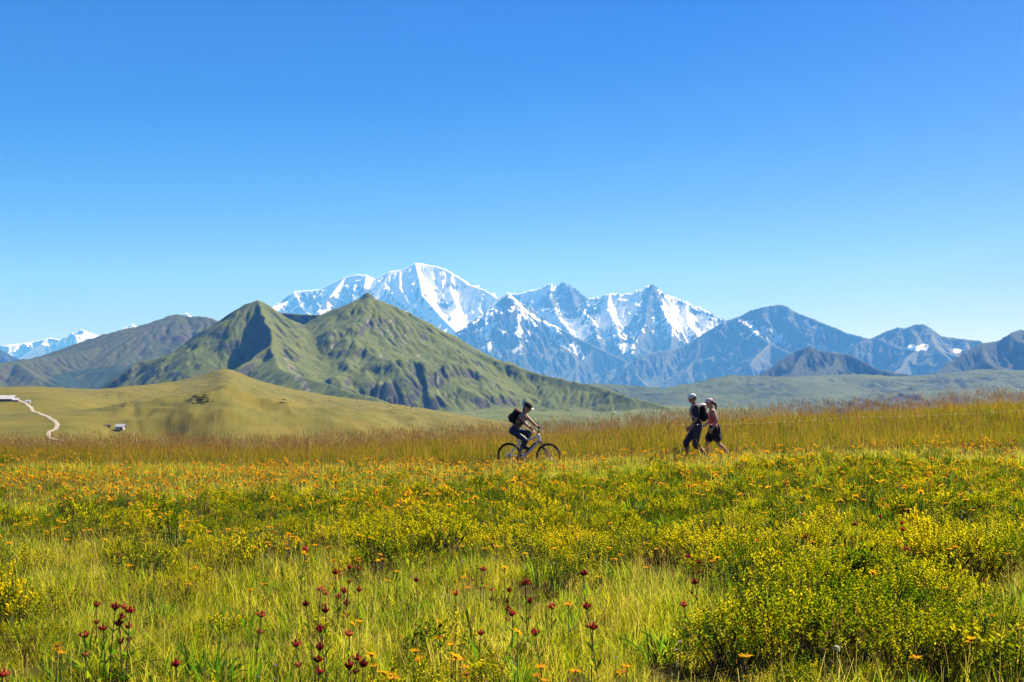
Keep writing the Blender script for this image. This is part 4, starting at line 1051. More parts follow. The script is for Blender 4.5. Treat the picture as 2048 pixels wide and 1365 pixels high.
# ================================================================== far pasture: track and huts
def on_hill(px, py):
    """where the line of sight through a pixel meets the pasture hill"""
    for d in np.arange(285, 1700, 4.0):
        p = P(px, py, d)
        if hill_z(p[0], p[1]) >= p[2]: return Vector((p[0], p[1], hill_z(p[0], p[1])))
    return None
def gravel_track():
    line = [(34, 801), (46, 804), (58, 811), (65, 819), (74, 827), (88, 833), (100, 838), (110, 846), (115, 852), (112, 858), (104, 864), (97, 870), (97, 876), (103, 881), (112, 884), (130, 885)]
    ds = [on_hill(*p)[1] for p in line]                       # distances along the track, evened out
    for _ in range(3): ds = [ds[0]] + [(ds[i - 1] + 2 * ds[i] + ds[i + 1]) / 4 for i in range(1, len(ds) - 1)] + [ds[-1]]
    pts = []
    for p, d in zip(line, ds): q = P(p[0], p[1], d); pts.append(Vector((q[0], q[1], hill_z(q[0], q[1]))))
    fine = []
    for i in range(len(pts) - 1):
        p0 = pts[max(i - 1, 0)]; p1 = pts[i]; p2 = pts[i + 1]; p3 = pts[min(i + 2, len(pts) - 1)]
        for k in range(8):
            t = k / 8
            q = 0.5 * ((2 * p1) + (-p0 + p2) * t + (2 * p0 - 5 * p1 + 4 * p2 - p3) * t * t + (-p0 + 3 * p1 - 3 * p2 + p3) * t ** 3); fine.append(q)
    V = []; Fc = []
    for i, q in enumerate(fine):
        a = fine[max(i - 1, 0)]; b = fine[min(i + 1, len(fine) - 1)]; d = Vector((b[0] - a[0], b[1] - a[1], 0)).normalized(); n = Vector((-d[1], d[0], 0))
        wd = 1.15 + 0.12 * math.sin(i * 1.3)
        for s in (-1, -.4, .4, 1):
            v = q + n * wd * s; V.append((v[0], v[1], hill_z(v[0], v[1]) + 0.22 + 0.12 * (1 - abs(s))))
        if i:
            for k in range(3):
                z = (i - 1) * 4 + k; Fc.append((z, z + 1, z + 5, z + 4))
    t = NT('gravel'); col = t.mix(t.noise(t.pos(), 0.8, 6), (0.26, 0.215, 0.15), (0.40, 0.34, 0.25))
    tag(mesh_obj('gravel_track', V, Fc, t.done(t.n('ShaderNodeBsdfPrincipled', None, Base_Color=col, Roughness=1.0)), smooth=True), 'pale winding gravel track down the left pasture', kind='structure')
gravel_track()

def hill_bushes():
    """dark juniper bushes dotted over the far pasture"""
    pr = []
    for k in range(3):
        g = Plant(950 + k)
        for i in range(140):
            v = Vector((g.r.gauss(0, 1), g.r.gauss(0, 1), abs(g.r.gauss(0, 1)))).normalized() * g.r.uniform(.6, 1.0); v.z *= 0.7
            g.leaf(v, (g.r.uniform(-1, 1), g.r.uniform(-1, 1), g.r.uniform(0, 1)), (0, 0, 1), .34, .26)
        pr.append(g.build('bush', [m_bush], linked=False))
    pts = []; sc_ = []
    for px, py, n, sx, sy in ((402, 802, 40, 7, 6), (565, 806, 8, 10, 2), (640, 800, 10, 40, 4), (820, 814, 70, 40, 4), (260, 800, 8, 120, 14)):
        for i in range(n):
            q = on_hill(random.gauss(px, sx), min(random.gauss(py, sy), 850))
            if q is not None: pts.append(tuple(q)); s_ = random.uniform(.25, .9); sc_.append((s_ * 1.4, s_ * 1.4, s_))
    scatter('juniper_bushes', pr, pts, rng.uniform(0, 6.28, len(pts)), sc_, rng.integers(0, 3, len(pts)), 'small dark bushes dotted over the far left pasture')
m_bush = leaf_mat('juniper', ((0.015, 0.025, 0.008), (0.025, 0.04, 0.010), (0.04, 0.05, 0.012)), ((0.02, 0.04, 0.005), (0.04, 0.06, 0.008), (0.06, 0.07, 0.01)), wscale=.05, tw=.25)
hill_bushes()

m_wood = plain('old_wood', (0.13, 0.085, 0.05), 0.9, var=0.35, scale=2)
m_wallw = plain('lime_wall', (0.55, 0.52, 0.47), 0.9, var=0.15, scale=1)
m_shing = plain('metal_roof', (0.52, 0.50, 0.50), 0.6, var=0.12, scale=1)
m_brownroof = plain('shingle_roof', (0.22, 0.13, 0.06), 0.9, var=0.25, scale=2)
m_dark = plain('dark_opening', (0.02, 0.02, 0.022), 0.5)
def box(bm, x0, x1, y0, y1, z0, z1):
    vs_ = [bm.verts.new((x, y, z)) for z in (z0, z1) for y in (y0, y1) for x in (x0, x1)]
    for f in ((0, 2, 3, 1), (4, 5, 7, 6), (0, 1, 5, 4), (2, 6, 7, 3), (0, 4, 6, 2), (1, 3, 7, 5)): bm.faces.new([vs_[i] for i in f])
def one_box(name, dims, mat, parent):
    bm = bmesh.new(); box(bm, *dims); return bm_obj(name, bm, mat, parent)
def hut(px, py, wpx, L, W, H, rh, rz, wall, roof, label, chimney=False):
    g = on_hill(px, py); o = empty('mountain_hut', (g[0], g[1], g[2] - 0.4), rz); k_ = wpx / F * g[1] / (L + 1.4); o.scale = (k_, k_, k_)
    bm = bmesh.new(); l, w_ = L / 2, W / 2                      # walls with gables
    P0 = [(-l, -w_, 0), (l, -w_, 0), (l, w_, 0), (-l, w_, 0), (-l, -w_, H), (l, -w_, H), (l, w_, H), (-l, w_, H), (-l, 0, H + rh), (l, 0, H + rh)]
    v = [bm.verts.new(p) for p in P0]
    for f in ((0, 1, 5, 4), (2, 3, 7, 6), (1, 2, 6, 9, 5), (3, 0, 4, 8, 7), (3, 2, 1, 0)): bm.faces.new([v[i] for i in f])
    bm_obj('wall', bm, wall, o)
    for s in (-1, 1):                                            # two roof slopes with overhang and thickness
        bm = bmesh.new(); e = 0.7; k = rh / w_
        a = [(-l - e, 0, H + rh + .06), (l + e, 0, H + rh + .06), (l + e, s * (w_ + e), H - e * k + .06), (-l - e, s * (w_ + e), H - e * k + .06)]
        lo = [bm.verts.new(p) for p in a]; hi = [bm.verts.new((p[0], p[1], p[2] + .22)) for p in a]
        bm.faces.new(lo); bm.faces.new(hi[::-1])
        for i in range(4): bm.faces.new((lo[i], hi[i], hi[(i + 1) % 4], lo[(i + 1) % 4]))
        bmesh.ops.recalc_face_normals(bm, faces=bm.faces)
        r = bm_obj('roof_slope', bm, roof, o)
        if chimney and s == 1: one_box('chimney', (l * .3, l * .3 + .9, .8, 1.7, H + rh * .5, H + rh + 1.0), wall, r)
    n = max(2, int(L / 3.2))
    for i in range(n):
        x = -l + L * (i + .5) / n
        if i == n // 2: one_box('door', (x - .55, x + .55, -w_ - .06, -w_ + .05, 0.05, 2.1), m_dark, o)
        else: one_box('window', (x - .5, x + .5, -w_ - .06, -w_ + .05, 1.0, 2.0), m_dark, o)
    tag(o, label, 'hut')
hut(8, 804, 44, 15, 8, 2.6, 2.4, R(8), m_wood, m_shing, 'long mountain hut with pale roof at the left edge', True)
hut(31, 804, 13, 4.5, 4, 2.2, 1.4, R(15), m_wood, m_shing, 'small annex hut just right of the long hut')
hut(57, 806, 12, 5, 4.5, 2.0, 1.3, R(-12), m_wallw, m_shing, 'small whitish shed beside the top of the gravel track')
hut(241, 861, 21, 4.6, 3.6, 2.1, 1.2, R(-10), m_wallw, m_shing, 'small hut with whitish roof low on the pasture, right of the track')
hut(216, 857, 14, 4.5, 3.0, 1.3, 1.0, R(14), m_wood, m_brownroof, 'low brown wooden shed left of the small whitish hut')

# ================================================================== people and bicycle
def cone(bm, p0, p1, r0, r1, n=12, flat=None):
    """tapered limb with rounded ends"""
    p0, p1 = Vector(p0), Vector(p1); d = p1 - p0; L = d.length
    if L < 1e-5: return
    q = d.to_track_quat('Z', 'Y').to_matrix(); prev = None
    prof = [(-r0, .02)] + [(-r0 * math.cos(a), r0 * math.sin(a)) for a in (.5, 1.05)] + [(0, r0), (L * .35, r0 + (r1 - r0) * .3), (L * .7, r0 + (r1 - r0) * .72), (L, r1)] + [(L + r1 * math.cos(a), r1 * math.sin(a)) for a in (1.05, .5)] + [(L + r1, .02)]
    rings = []
    for z, r in prof:
        r = max(r, 1e-4)
        rings.append([bm.verts.new(p0 + q @ Vector((math.cos(6.283185 * j / n) * r, math.sin(6.283185 * j / n) * r, z))) for j in range(n)])
    for a, b in zip(rings[:-1], rings[1:]):
        for j in range(n): bm.faces.new((a[j], a[(j + 1) % n], b[(j + 1) % n], b[j]))
    bm.faces.new(rings[0][::-1]); bm.faces.new(rings[-1])
def ell(bm, c, r, rot=None):
    m = Matrix.Translation(Vector(c)) @ (rot.to_4x4() if rot else Matrix.Identity(4)) @ Matrix.Diagonal((r[0], r[1], r[2], 1))
    bmesh.ops.create_icosphere(bm, subdivisions=3, radius=1.0, matrix=m)
def fused(name, bm, mat, parent, voxel=0.012, sm=4):
    """one continuous surface out of the overlapping limbs"""
    me = bpy.data.meshes.new(name); bm.to_mesh(me); bm.free()
    o = bpy.data.objects.new(name, me); link(o)
    md = o.modifiers.new('r', 'REMESH'); md.mode = 'VOXEL'; md.voxel_size = voxel
    ms = o.modifiers.new('s', 'SMOOTH'); ms.factor = 0.5; ms.iterations = sm
    dg = bpy.context.evaluated_depsgraph_get(); ev = o.evaluated_get(dg)
    m2 = bpy.data.meshes.new_from_object(ev); o.modifiers.clear(); o.data = m2; bpy.data.meshes.remove(me)
    m2.name = name; m2.materials.clear(); m2.materials.append(mat)
    m2.polygons.foreach_set('use_smooth', [True] * len(m2.polygons)); o.parent = parent
    return o
def hand(bm, wrist, elbow, side, grip=None):
    """palm, four fingers of different length and a thumb, curled (round a bar if grip is given)"""
    w_ = Vector(wrist); d = (w_ - Vector(elbow)).normalized()
    lat = Vector((0, side, 0)); inn = d.cross(lat).normalized()
    across = Vector((1, 0, 0)) if abs(d.x) < .7 else Vector((0, 1, 0)); across = (across - d * across.dot(d)).normalized()
    curl = d.cross(across) * (1 if d.cross(across).y * side < 0 else -1) if grip is None else Vector((0, 0, -1))
    for k in range(3): cone(bm, w_ + across * (k - 1) * .026, w_ + d * .085 + across * (k - 1) * .026, .016, .014, 8)
    for k, L in enumerate((.062, .072, .068, .052)):
        b = w_ + d * .088 + across * (k - 1.5) * .0215
        m = b + d * L * .45 + curl * L * (.25 if grip is None else .5); t = m + d * L * .2 + curl * L * .5
        cone(bm, b, m, .0098, .0092, 8); cone(bm, m, t, .0092, .0078, 8)
    b = w_ + d * .03 + across * .042; m = b + d * .035 + across * .018 + curl * .01; t = m + d * .028 + curl * .016
    cone(bm, b, m, .0125, .011, 8); cone(bm, m, t, .011, .009, 8)

def person(loc, rz, J, mats, label, build):
    """J: joints in metres, x forward, y to the person's left, z up from the ground"""
    o = empty('person', loc, rz); tag(o, label, 'person', 'people on the trail')
    g = lambda k: Vector(J[k])
    hd, nk = g('head'), g('neck'); hip = (g('hipL') + g('hipR')) / 2; sh = (g('shL') + g('shR')) / 2
    up = (hd - nk).normalized(); fwd = Vector(J['face']).normalized(); lat = up.cross(fwd).normalized(); fwd = lat.cross(up).normalized()
    M = Matrix((fwd, lat, up)).transposed()
    s = build
    b = bmesh.new()
    # head with brow, jaw, nose, chin, ears
    ell(b, hd, (.098, .078, .118), M); ell(b, hd + M @ Vector((.035, 0, -.065)), (.062, .055, .062), M)
    cone(b, hd + M @ Vector((.09, 0, .005)), hd + M @ Vector((.113, 0, -.03)), .010, .015, 8)
    ell(b, hd + M @ Vector((.085, 0, .03)), (.018, .05, .012), M); cone(b, hd + M @ Vector((.088, -.02, -.068)), hd + M @ Vector((.088, .02, -.068)), .009, .009, 8)
    for sd in (-1, 1): ell(b, hd + M @ Vector((-.005, sd * .078, -.012)), (.018, .010, .030), M)
    cone(b, nk - up * .03, hd - up * .05, .056 * s, .052 * s)
    # trunk
    ax = (sh - hip); trunk = Matrix((ax.normalized().cross(Vector((0, 1, 0))).normalized() * -1, Vector((0, 1, 0)), ax.normalized())).transposed()
    for f, rx, ry in ((0.0, .105, .165), (.22, .098, .148), (.45, .098, .145), (.68, .112, .168), (.88, .105, .180)):
        ell(b, hip + ax * f, (rx * s, ry * s, .13), trunk)
    for S in 'LR':
        sd = 1 if S == 'L' else -1
        cone(b, nk - up * .03, g('sh' + S), .062 * s, .062 * s); cone(b, g('sh' + S), g('el' + S), .054 * s, .042 * s); cone(b, g('el' + S), g('wr' + S), .040 * s, .027 * s)
        hand(b, g('wr' + S), g('el' + S), sd, J.get('grip'))
        cone(b, g('hip' + S), g('kn' + S), .088 * s, .058 * s); kn, an = g('kn' + S), g('an' + S)
        calf = kn + (an - kn) * .32; back = Vector((-.018, 0, 0))
        cone(b, kn, calf + back, .055 * s, .058 * s); cone(b, calf + back, an, .056 * s, .037 * s)
        f = Vector(J['toe' + S]) - an; cone(b, an, an + f * .2 + Vector((-.045, 0, -.045)), .035, .034); cone(b, an + Vector((0, 0, -.03)), an + f * .75 + Vector((0, 0, -.02)), .036, .034); cone(b, an + f * .6 + Vector((0, 0, -.02)), an + f, .038, .028)
    body = fused('body', b, mats['skin'], o, 0.0085, 2)
    for sd in (-1, 1):
        b = bmesh.new(); ell(b, hd + M @ Vector((.083, sd * .031, .008)), (.014, .016, .011), M); bm_obj('eye', b, mats['eye'], o, True)
    return o, g, M, hd, nk, hip, sh, ax, trunk

m_skin = plain('skin', (0.42, 0.24, 0.16), 0.55, var=0.08); m_skin2 = plain('tanned_skin', (0.33, 0.17, 0.11), 0.55, var=0.08)
m_eye = plain('eye', (0.05, 0.04, 0.035), 0.2)
m_navy = plain('navy_cloth', (0.018, 0.022, 0.035), 0.85); m_grey = plain('grey_cloth', (0.04, 0.042, 0.05), 0.9)
m_black = plain('black_cloth', (0.012, 0.012, 0.014), 0.85); m_pink = plain('pink_cloth', (0.62, 0.085, 0.14), 0.8)
m_white_c = plain('white_cloth', (0.75, 0.74, 0.72), 0.8); m_hair_g = plain('grey_hair', (0.10, 0.085, 0.075), 0.7, var=.3, scale=80); m_hair = plain('dark_hair', (0.025, 0.015, 0.012), 0.5, var=.3, scale=80)
m_cyan = plain('blue_cloth', (0.008, 0.02, 0.055), 0.55); m_teal = plain('teal_cloth', (0.01, 0.11, 0.12), 0.8); m_taupe = plain('taupe_cloth', (0.10, 0.065, 0.06), 0.9); m_maroon = plain('maroon_cloth', (0.09, 0.012, 0.02), 0.85)
m_shoe = plain('shoe', (0.045, 0.035, 0.03), 0.7); m_palecap = plain('pale_pink_cloth', (0.62, 0.40, 0.42), 0.8)
m_silver = plain('silver_paint', (0.62, 0.63, 0.66), 0.3, 0.3, var=.04); m_bblack = plain('black_metal', (0.018, 0.018, 0.02), 0.4); m_rubber = plain('rubber', (0.016, 0.015, 0.015), 0.85); m_steel = plain('steel', (0.5, 0.5, 0.52), 0.3, 0.9, var=.05)

def shoe(g, J, S, mat, o, r=.044):
    an = g('an' + S); f = Vector(J['toe' + S]) - an; b = bmesh.new()
    cone(b, an + Vector((0, 0, .02)), an + f * .15 + Vector((-.04, 0, -.045)), .046, .042); cone(b, an + f * .1 + Vector((-.03, 0, -.045)), an + f, r, r * .85); cone(b, an, an + f * .7, .042, .04)
    fused('shoe', b, mat, o, .012, 3)
def cap_on(hd, M, mat, o, brim=True, name='cap', scale=1.0):
    b = bmesh.new(); ell(b, hd + M @ Vector((-.006, 0, .045)), (.108 * scale, .090 * scale, .085 * scale), M)
    if brim: ell(b, hd + M @ Vector((.125, 0, .045)), (.075, .065, .010), M)
    # cut the lower half away
    pn = M @ Vector((0.12, 0, 1)); bmesh.ops.bisect_plane(b, geom=b.verts[:] + b.edges[:] + b.faces[:], plane_co=hd + M @ Vector((0, 0, .022)), plane_no=pn.normalized(), clear_inner=True)
    bmesh.ops.holes_fill(b, edges=[e for e in b.edges if e.is_boundary])
    c = bm_obj(name, b, mat, o, True); return c
def backpack(loc, rz, tilt, size, mats, label, straps):
    """bag on a person's back: body, lid, front pocket, two shoulder straps"""
    o = empty('backpack', loc, rz); o.rotation_euler = (0, tilt, rz); dx, dy, dz = size
    b = bmesh.new(); ell(b, (0, 0, dz * .45), (dx * .5, dy * .5, dz * .46)); ell(b, (.01, 0, dz * .2), (dx * .52, dy * .5, dz * .22)); ell(b, (.0, 0, dz * .72), (dx * .46, dy * .47, dz * .24)); fused('bag', b, mats[0], o, .014, 3)
    b = bmesh.new(); ell(b, (-.005, 0, dz * .93), (dx * .48, dy * .46, dz * .10)); fused('lid', b, mats[1], o, .012, 3)
    b = bmesh.new(); ell(b, (-dx * .42, 0, dz * .33), (dx * .22, dy * .36, dz * .24)); fused('pocket', b, mats[2], o, .012, 3)
    for sd in (-1, 1):
        b = bmesh.new(); pts = [Vector(p) + Vector((0, sd * dy * .36, 0)) for p in straps]
        for a, c in zip(pts[:-1], pts[1:]): cone(b, a, c, .022, .022, 8)
        fused('strap', b, mats[1] if len(mats) < 4 else mats[3], o, .012, 2)
    tag(o, label, 'backpack', 'backpacks')
    return o

def spot(px, d): x = (px - 1024) / F * d; return x, d, float(gz(x, d)) + 0.03

# ---- man walking left
def man():
    J = dict(head=(.11, 0, 1.675), neck=(.06, 0, 1.505), face=(1, .12, -.12), shL=(.03, .20, 1.43), shR=(.05, -.20, 1.43), elL=(.045, .25, 1.14), elR=(.02, -.25, 1.15), wrL=(.20, .24, .93), wrR=(-.06, -.24, .92),
             hipL=(-.02, .10, .92), hipR=(-.02, -.10, .92), knL=(.06, .10, .47), knR=(.27, -.10, .52), anL=(-.27, .10, .16), anR=(.27, -.09, .09), toeL=(-.13, .11, .035), toeR=(.44, -.10, .035))
    x, y, z = spot(1393, 37.0)
    o, g, M, hd, nk, hip, sh, ax, tr = person((x, y, z), math.pi, J, dict(skin=m_skin2, eye=m_eye), 'man in navy T-shirt, grey knee shorts and white cap, walking left', 1.04)
    b = bmesh.new()
    for f, rx, ry in ((-.05, .125, .19), (.2, .118, .178), (.45, .118, .172), (.7, .128, .188), (.9, .115, .195)): ell(b, hip + ax * f, (rx, ry, .14), tr)
    cone(b, nk + Vector((-.01, 0, -.03)), nk + Vector((0, 0, .0)), .085, .075)
    for S in 'LR': cone(b, g('sh' + S), g('sh' + S) + (g('el' + S) - g('sh' + S)) * .72, .078, .068); cone(b, nk - Vector((0, 0, .05)), g('sh' + S), .075, .078)
    fused('t_shirt', b, m_navy, o, .013)
    b = bmesh.new(); ell(b, hip + Vector((0, 0, .06)), (.128, .185, .11)); ell(b, hip - Vector((0, 0, .04)), (.125, .185, .12))
    for S in 'LR': k = g('kn' + S); h = g('hip' + S); cone(b, h, k, .112, .088); cone(b, k, k + (g('an' + S) - k) * .18, .088, .084)
    fused('shorts', b, m_grey, o, .013)
    for S in 'LR': shoe(g, J, S, m_shoe, o)
    b = bmesh.new(); ell(b, hd + M @ Vector((-.015, 0, .02)), (.104, .087, .108), M)
    bmesh.ops.bisect_plane(b, geom=b.verts[:] + b.edges[:] + b.faces[:], plane_co=hd + M @ Vector((.02, 0, -.01)), plane_no=(M @ Vector((-.8, 0, .6))).normalized(), clear_inner=True); bmesh.ops.holes_fill(b, edges=[e for e in b.edges if e.is_boundary]); bm_obj('hair', b, m_hair_g, o, True)
    cap_on(hd, M, m_white_c, o, True)
    # pack on his back (his back points right in the picture)
    bx = hip + ax * .30
    wp = Matrix.Rotation(math.pi, 3, 'Z') @ Vector((bx[0] - .20, 0, bx[2])) + Vector((x, y, z))
    backpack(wp, math.pi, 0.12, (.20, .31, .46), (m_black, m_white_c, m_maroon, m_palecap), 'dark backpack with pale top on the walking man', [(.10, 0, .42), (.17, 0, .47), (.27, 0, .44), (.335, 0, .33), (.33, 0, .2), (.24, 0, .10), (.12, 0, .06)])
man()

# ---- woman behind him
def woman():
    J = dict(head=(.10, 0, 1.56), neck=(.055, 0, 1.405), face=(1, .25, -.08), shL=(.03, .17, 1.335), shR=(.04, -.17, 1.335), elL=(-.06, .21, 1.08), elR=(.06, -.21, 1.07), wrL=(.06, .21, .88), wrR=(.25, -.19, .93),
             hipL=(-.01, .09, .87), hipR=(-.01, -.09, .87), knL=(-.13, .09, .47), knR=(.16, -.09, .47), anL=(-.42, .09, .17), anR=(.17, -.08, .08), toeL=(-.29, .10, .035), toeR=(.34, -.09, .035))
    x, y, z = spot(1426, 37.5)
    o, g, M, hd, nk, hip, sh, ax, tr = person((x, y, z), math.pi, J, dict(skin=m_skin, eye=m_eye), 'woman in pink sleeveless top, black shorts and pale cap, walking left', 0.93)
    b = bmesh.new()
    for f, rx, ry in ((.0, .115, .17), (.25, .105, .15), (.5, .106, .148), (.72, .118, .162), (.88, .10, .150)): ell(b, hip + ax * f, (rx, ry, .125), tr)
    ell(b, hip + ax * .68 + Vector((.055, 0, 0)), (.085, .13, .085))
    fused('top', b, m_pink, o, .012)
    b = bmesh.new(); ell(b, hip + Vector((0, 0, .03)), (.125, .18, .11)); ell(b, hip - Vector((.03, 0, .05)), (.14, .19, .12))
    for S in 'LR': h = g('hip' + S); k = h + (g('kn' + S) - h) * .62; cone(b, h, k, .115, .118)
    fused('shorts', b, m_black, o, .013)
    # jacket knotted round her waist, hanging behind
    b = bmesh.new(); ell(b, hip + Vector((-.13, 0, -.06)), (.055, .17, .20)); ell(b, hip + Vector((-.17, -.02, -.20)), (.05, .13, .13)); ell(b, hip + Vector((0, 0, .07)), (.135, .19, .035)); fused('jacket', b, m_black, o, .013)
    for S in 'LR': shoe(g, J, S, m_shoe, o, .04)
    b = bmesh.new(); ell(b, hd + M @ Vector((-.02, 0, .015)), (.102, .086, .108), M)
    bmesh.ops.bisect_plane(b, geom=b.verts[:] + b.edges[:] + b.faces[:], plane_co=hd + M @ Vector((.02, 0, 0)), plane_no=(M @ Vector((-.85, 0, .5))).normalized(), clear_inner=True); bmesh.ops.holes_fill(b, edges=[e for e in b.edges if e.is_boundary])
    hr = bm_obj('hair', b, m_hair, o, True)
    b = bmesh.new(); cone(b, hd + M @ Vector((-.09, 0, .02)), hd + M @ Vector((-.15, 0, -.06)), .035, .04); cone(b, hd + M @ Vector((-.15, 0, -.06)), hd + M @ Vector((-.135, 0, -.24)), .042, .015); fused('ponytail', b, m_hair, o, .012)
    cap_on(hd, M, m_palecap, o)
woman()

# ---- bicycle and its rider, heading right and a little towards the camera
YAW = R(-20)
def wheel(parent, u, z, r, name='wheel'):
    def torus(nm, R0, r0, mat, par, n=48, m=10, sq=1.0):
        V = []; Fc = []
        for i in range(n):
            a = 6.283185 * i / n
            for j in range(m):
                b = 6.283185 * j / m; q = R0 + r0 * math.cos(b); V.append((q * math.cos(a), r0 * sq * math.sin(b), q * math.sin(a)))
        for i in range(n):
            for j in range(m): Fc.append((i * m + j, i * m + (j + 1) % m, ((i + 1) % n) * m + (j + 1) % m, ((i + 1) % n) * m + j))
        return mesh_obj(nm, V, Fc, mat, par, True)
    rim = torus(name, r - .058, .014, m_bblack, parent, sq=1.1); rim.location = (u, 0, z)
    torus('tyre', r - .029, .029, m_rubber, rim)
    b = bmesh.new(); cone(b, (0, -.055, 0), (0, .055, 0), .026, .026, 12); bm_obj('hub', b, m_bblack, rim, True)
    b = bmesh.new()
    for k in range(28):
        a = 6.283185 * k / 28; s = 1 if k % 2 else -1; cone(b, (.022 * math.cos(a + .8 * s), s * .03, .022 * math.sin(a + .8 * s)), ((r - .062) * math.cos(a), s * .004, (r - .062) * math.sin(a)), .0016, .0016, 5)
    tag(bm_obj('spokes', b, m_steel, rim), kind='stuff')
    V = []; n = 32
    b = bmesh.new()
    for k in range(n):
        pass
    rings = [[b.verts.new((q * math.cos(6.283185 * k / n), yy, q * math.sin(6.283185 * k / n))) for k in range(n)] for q, yy in ((.065, -.036), (.092, -.036), (.092, -.033), (.065, -.033))]
    for a in range(4):
        for k in range(n): b.faces.new((rings[a][k], rings[a][(k + 1) % n], rings[(a + 1) % 4][(k + 1) % n], rings[(a + 1) % 4][k]))
    bm_obj('brake_disc', b, m_steel, rim)
def bicycle():
    x, y, z = spot(1057, 39.4); z -= .02
    o = empty('bicycle', (x, y, z), YAW); tag(o, 'silver electric mountain bike with black battery, ridden to the right', 'bicycle')
    RH, FH, RR = (-.575, .365), (.585, .365), .365
    wheel(o, RH[0], RH[1], RR); wheel(o, FH[0], FH[1], RR)
    BB = Vector((-.13, 0, .34)); ST = Vector((-.30, 0, .80)); HT = Vector((.295, 0, .93)); HB = Vector((.335, 0, .80))
    b = bmesh.new()
    cone(b, BB, HB - Vector((.02, 0, .02)), .040, .044); cone(b, ST - Vector((-.02, 0, .06)), HT - Vector((.01, 0, .03)), .026, .034); cone(b, BB, ST, .030, .026); cone(b, HT + Vector((0, 0, .02)), HB - Vector((0, 0, .01)), .036, .038); ell(b, BB, (.085, .06, .085))
    for s in (-1, 1): cone(b, BB + Vector((-.04, s * .035, 0)), (RH[0], s * .07, RH[1]), .020, .016); cone(b, ST - Vector((0, -s * .02, .12)), (RH[0], s * .07, RH[1]), .017, .013)
    fused('frame', b, m_silver, o, .009, 2)
    b = bmesh.new(); d = (HB - BB).normalized(); n = Vector((-d[2], 0, d[0])); cone(b, BB + d * .12 + n * .035, BB + d * .50 + n * .032, .042, .040); fused('battery', b, m_bblack, o, .010, 2)
    b = bmesh.new(); cone(b, BB + Vector((0, -.07, 0)), BB + Vector((0, .07, 0)), .075, .075, 20); bm_obj('motor', b, m_bblack, o, True)
    b = bmesh.new(); fk = (Vector((FH[0], 0, FH[1])) - HB)
    cone(b, HT + Vector((-.02, 0, .06)), HB, .019, .019); cone(b, HB + Vector((0, -.065, -.02)), HB + Vector((0, .065, -.02)), .028, .028)
    for s in (-1, 1): cone(b, HB + Vector((0, s * .065, -.01)), HB + fk * .55 + Vector((0, s * .065, 0)), .018, .018); cone(b, HB + fk * .5 + Vector((0, s * .065, 0)), Vector((FH[0], s * .065, FH[1])), .025, .022)
    fused('fork', b, m_bblack, o, .009, 2)
    b = bmesh.new(); G = Vector((.31, 0, 1.075)); cone(b, HT + Vector((-.02, 0, .06)), G, .020, .018)
    for s in (-1, 1): cone(b, G, G + Vector((-.01, s * .16, .02)), .016, .015); cone(b, G + Vector((-.01, s * .16, .02)), G + Vector((-.04, s * .37, .025)), .014, .014)
    hb = fused('handlebar', b, m_bblack, o, .007, 2)
    for s in (-1, 1): b = bmesh.new(); cone(b, G + Vector((-.025, s * .26, .023)), G + Vector((-.04, s * .385, .025)), .0175, .0175, 10); bm_obj('grip', b, m_rubber, hb, True)
    b = bmesh.new(); cone(b, ST - Vector((0, 0, .02)), (-.385, 0, .965), .0155, .0155); bm_obj('seat_post', b, m_bblack, o, True)
    b = bmesh.new(); ell(b, (-.45, 0, .985), (.10, .075, .028)); cone(b, (-.42, 0, .985), (-.26, 0, .985), .035, .022); fused('saddle', b, m_bblack, o, .010, 3)
    CR = R(104)
    for s, a in ((-1, -CR), (1, math.pi - CR)):
        e = BB + Vector((math.cos(a) * .17, 0, math.sin(a) * .17)); b = bmesh.new(); cone(b, BB + Vector((0, s * .085, 0)), e + Vector((0, s * .095, 0)), .016, .013, 8); c = bm_obj('crank', b, m_bblack, o, True)
        b = bmesh.new(); box(b, e[0] - .05, e[0] + .05, s * .15 - .045, s * .15 + .045, e[2] - .012, e[2] + .012); bm_obj('pedal', b, m_bblack, c)
    b = bmesh.new(); cone(b, BB + Vector((0, -.080, 0)), BB + Vector((0, -.088, 0)), .085, .085, 28); bm_obj('chainring', b, m_steel, o, True)
    b = bmesh.new()
    for dz in (-1, 1): cone(b, BB + Vector((0, -.082, dz * .075)), (RH[0], -.055, RH[1] + dz * .045), .005, .005, 6)
    tag(bm_obj('chain', b, m_bblack, o), kind='stuff')
    # rider
    pdR = BB + Vector((math.cos(-CR) * .17, -.15, math.sin(-CR) * .17)); pdL = BB + Vector((math.cos(math.pi - CR) * .17, .15, math.sin(math.pi - CR) * .17))
    J = dict(head=(-.02, 0, 1.70), neck=(-.115, 0, 1.555), face=(1, -.05, -.25), shL=(-.15, .185, 1.48), shR=(-.16, -.185, 1.48), elL=(.06, .27, 1.26), elR=(.03, -.28, 1.24), wrL=(.205, .335, 1.135), wrR=(.20, -.335, 1.135),
             hipL=(-.44, .09, 1.06), hipR=(-.44, -.09, 1.06), knL=(-.02, .12, .99), knR=(-.055, -.12, .80), grip=True,
             anL=(pdL[0] - .075, .14, pdL[2] + .125), anR=(pdR[0] - .09, -.14, pdR[2] + .13), toeL=(pdL[0] + .10, .15, pdL[2] + .045), toeR=(pdR[0] + .09, -.15, pdR[2] + .045))
    p, g, M, hd, nk, hip, sh, ax, tr = person((x, y, z), YAW, J, dict(skin=m_skin, eye=m_eye), 'cyclist in dark helmet, dark top and blue tights riding a mountain bike', 0.98)
    b = bmesh.new()
    for f, rx, ry in ((.02, .12, .175), (.25, .112, .16), (.5, .112, .158), (.75, .122, .178), (.92, .105, .165)): ell(b, hip + ax * f, (rx, ry, .125), tr)
    fused('top', b, m_taupe, p, .012)
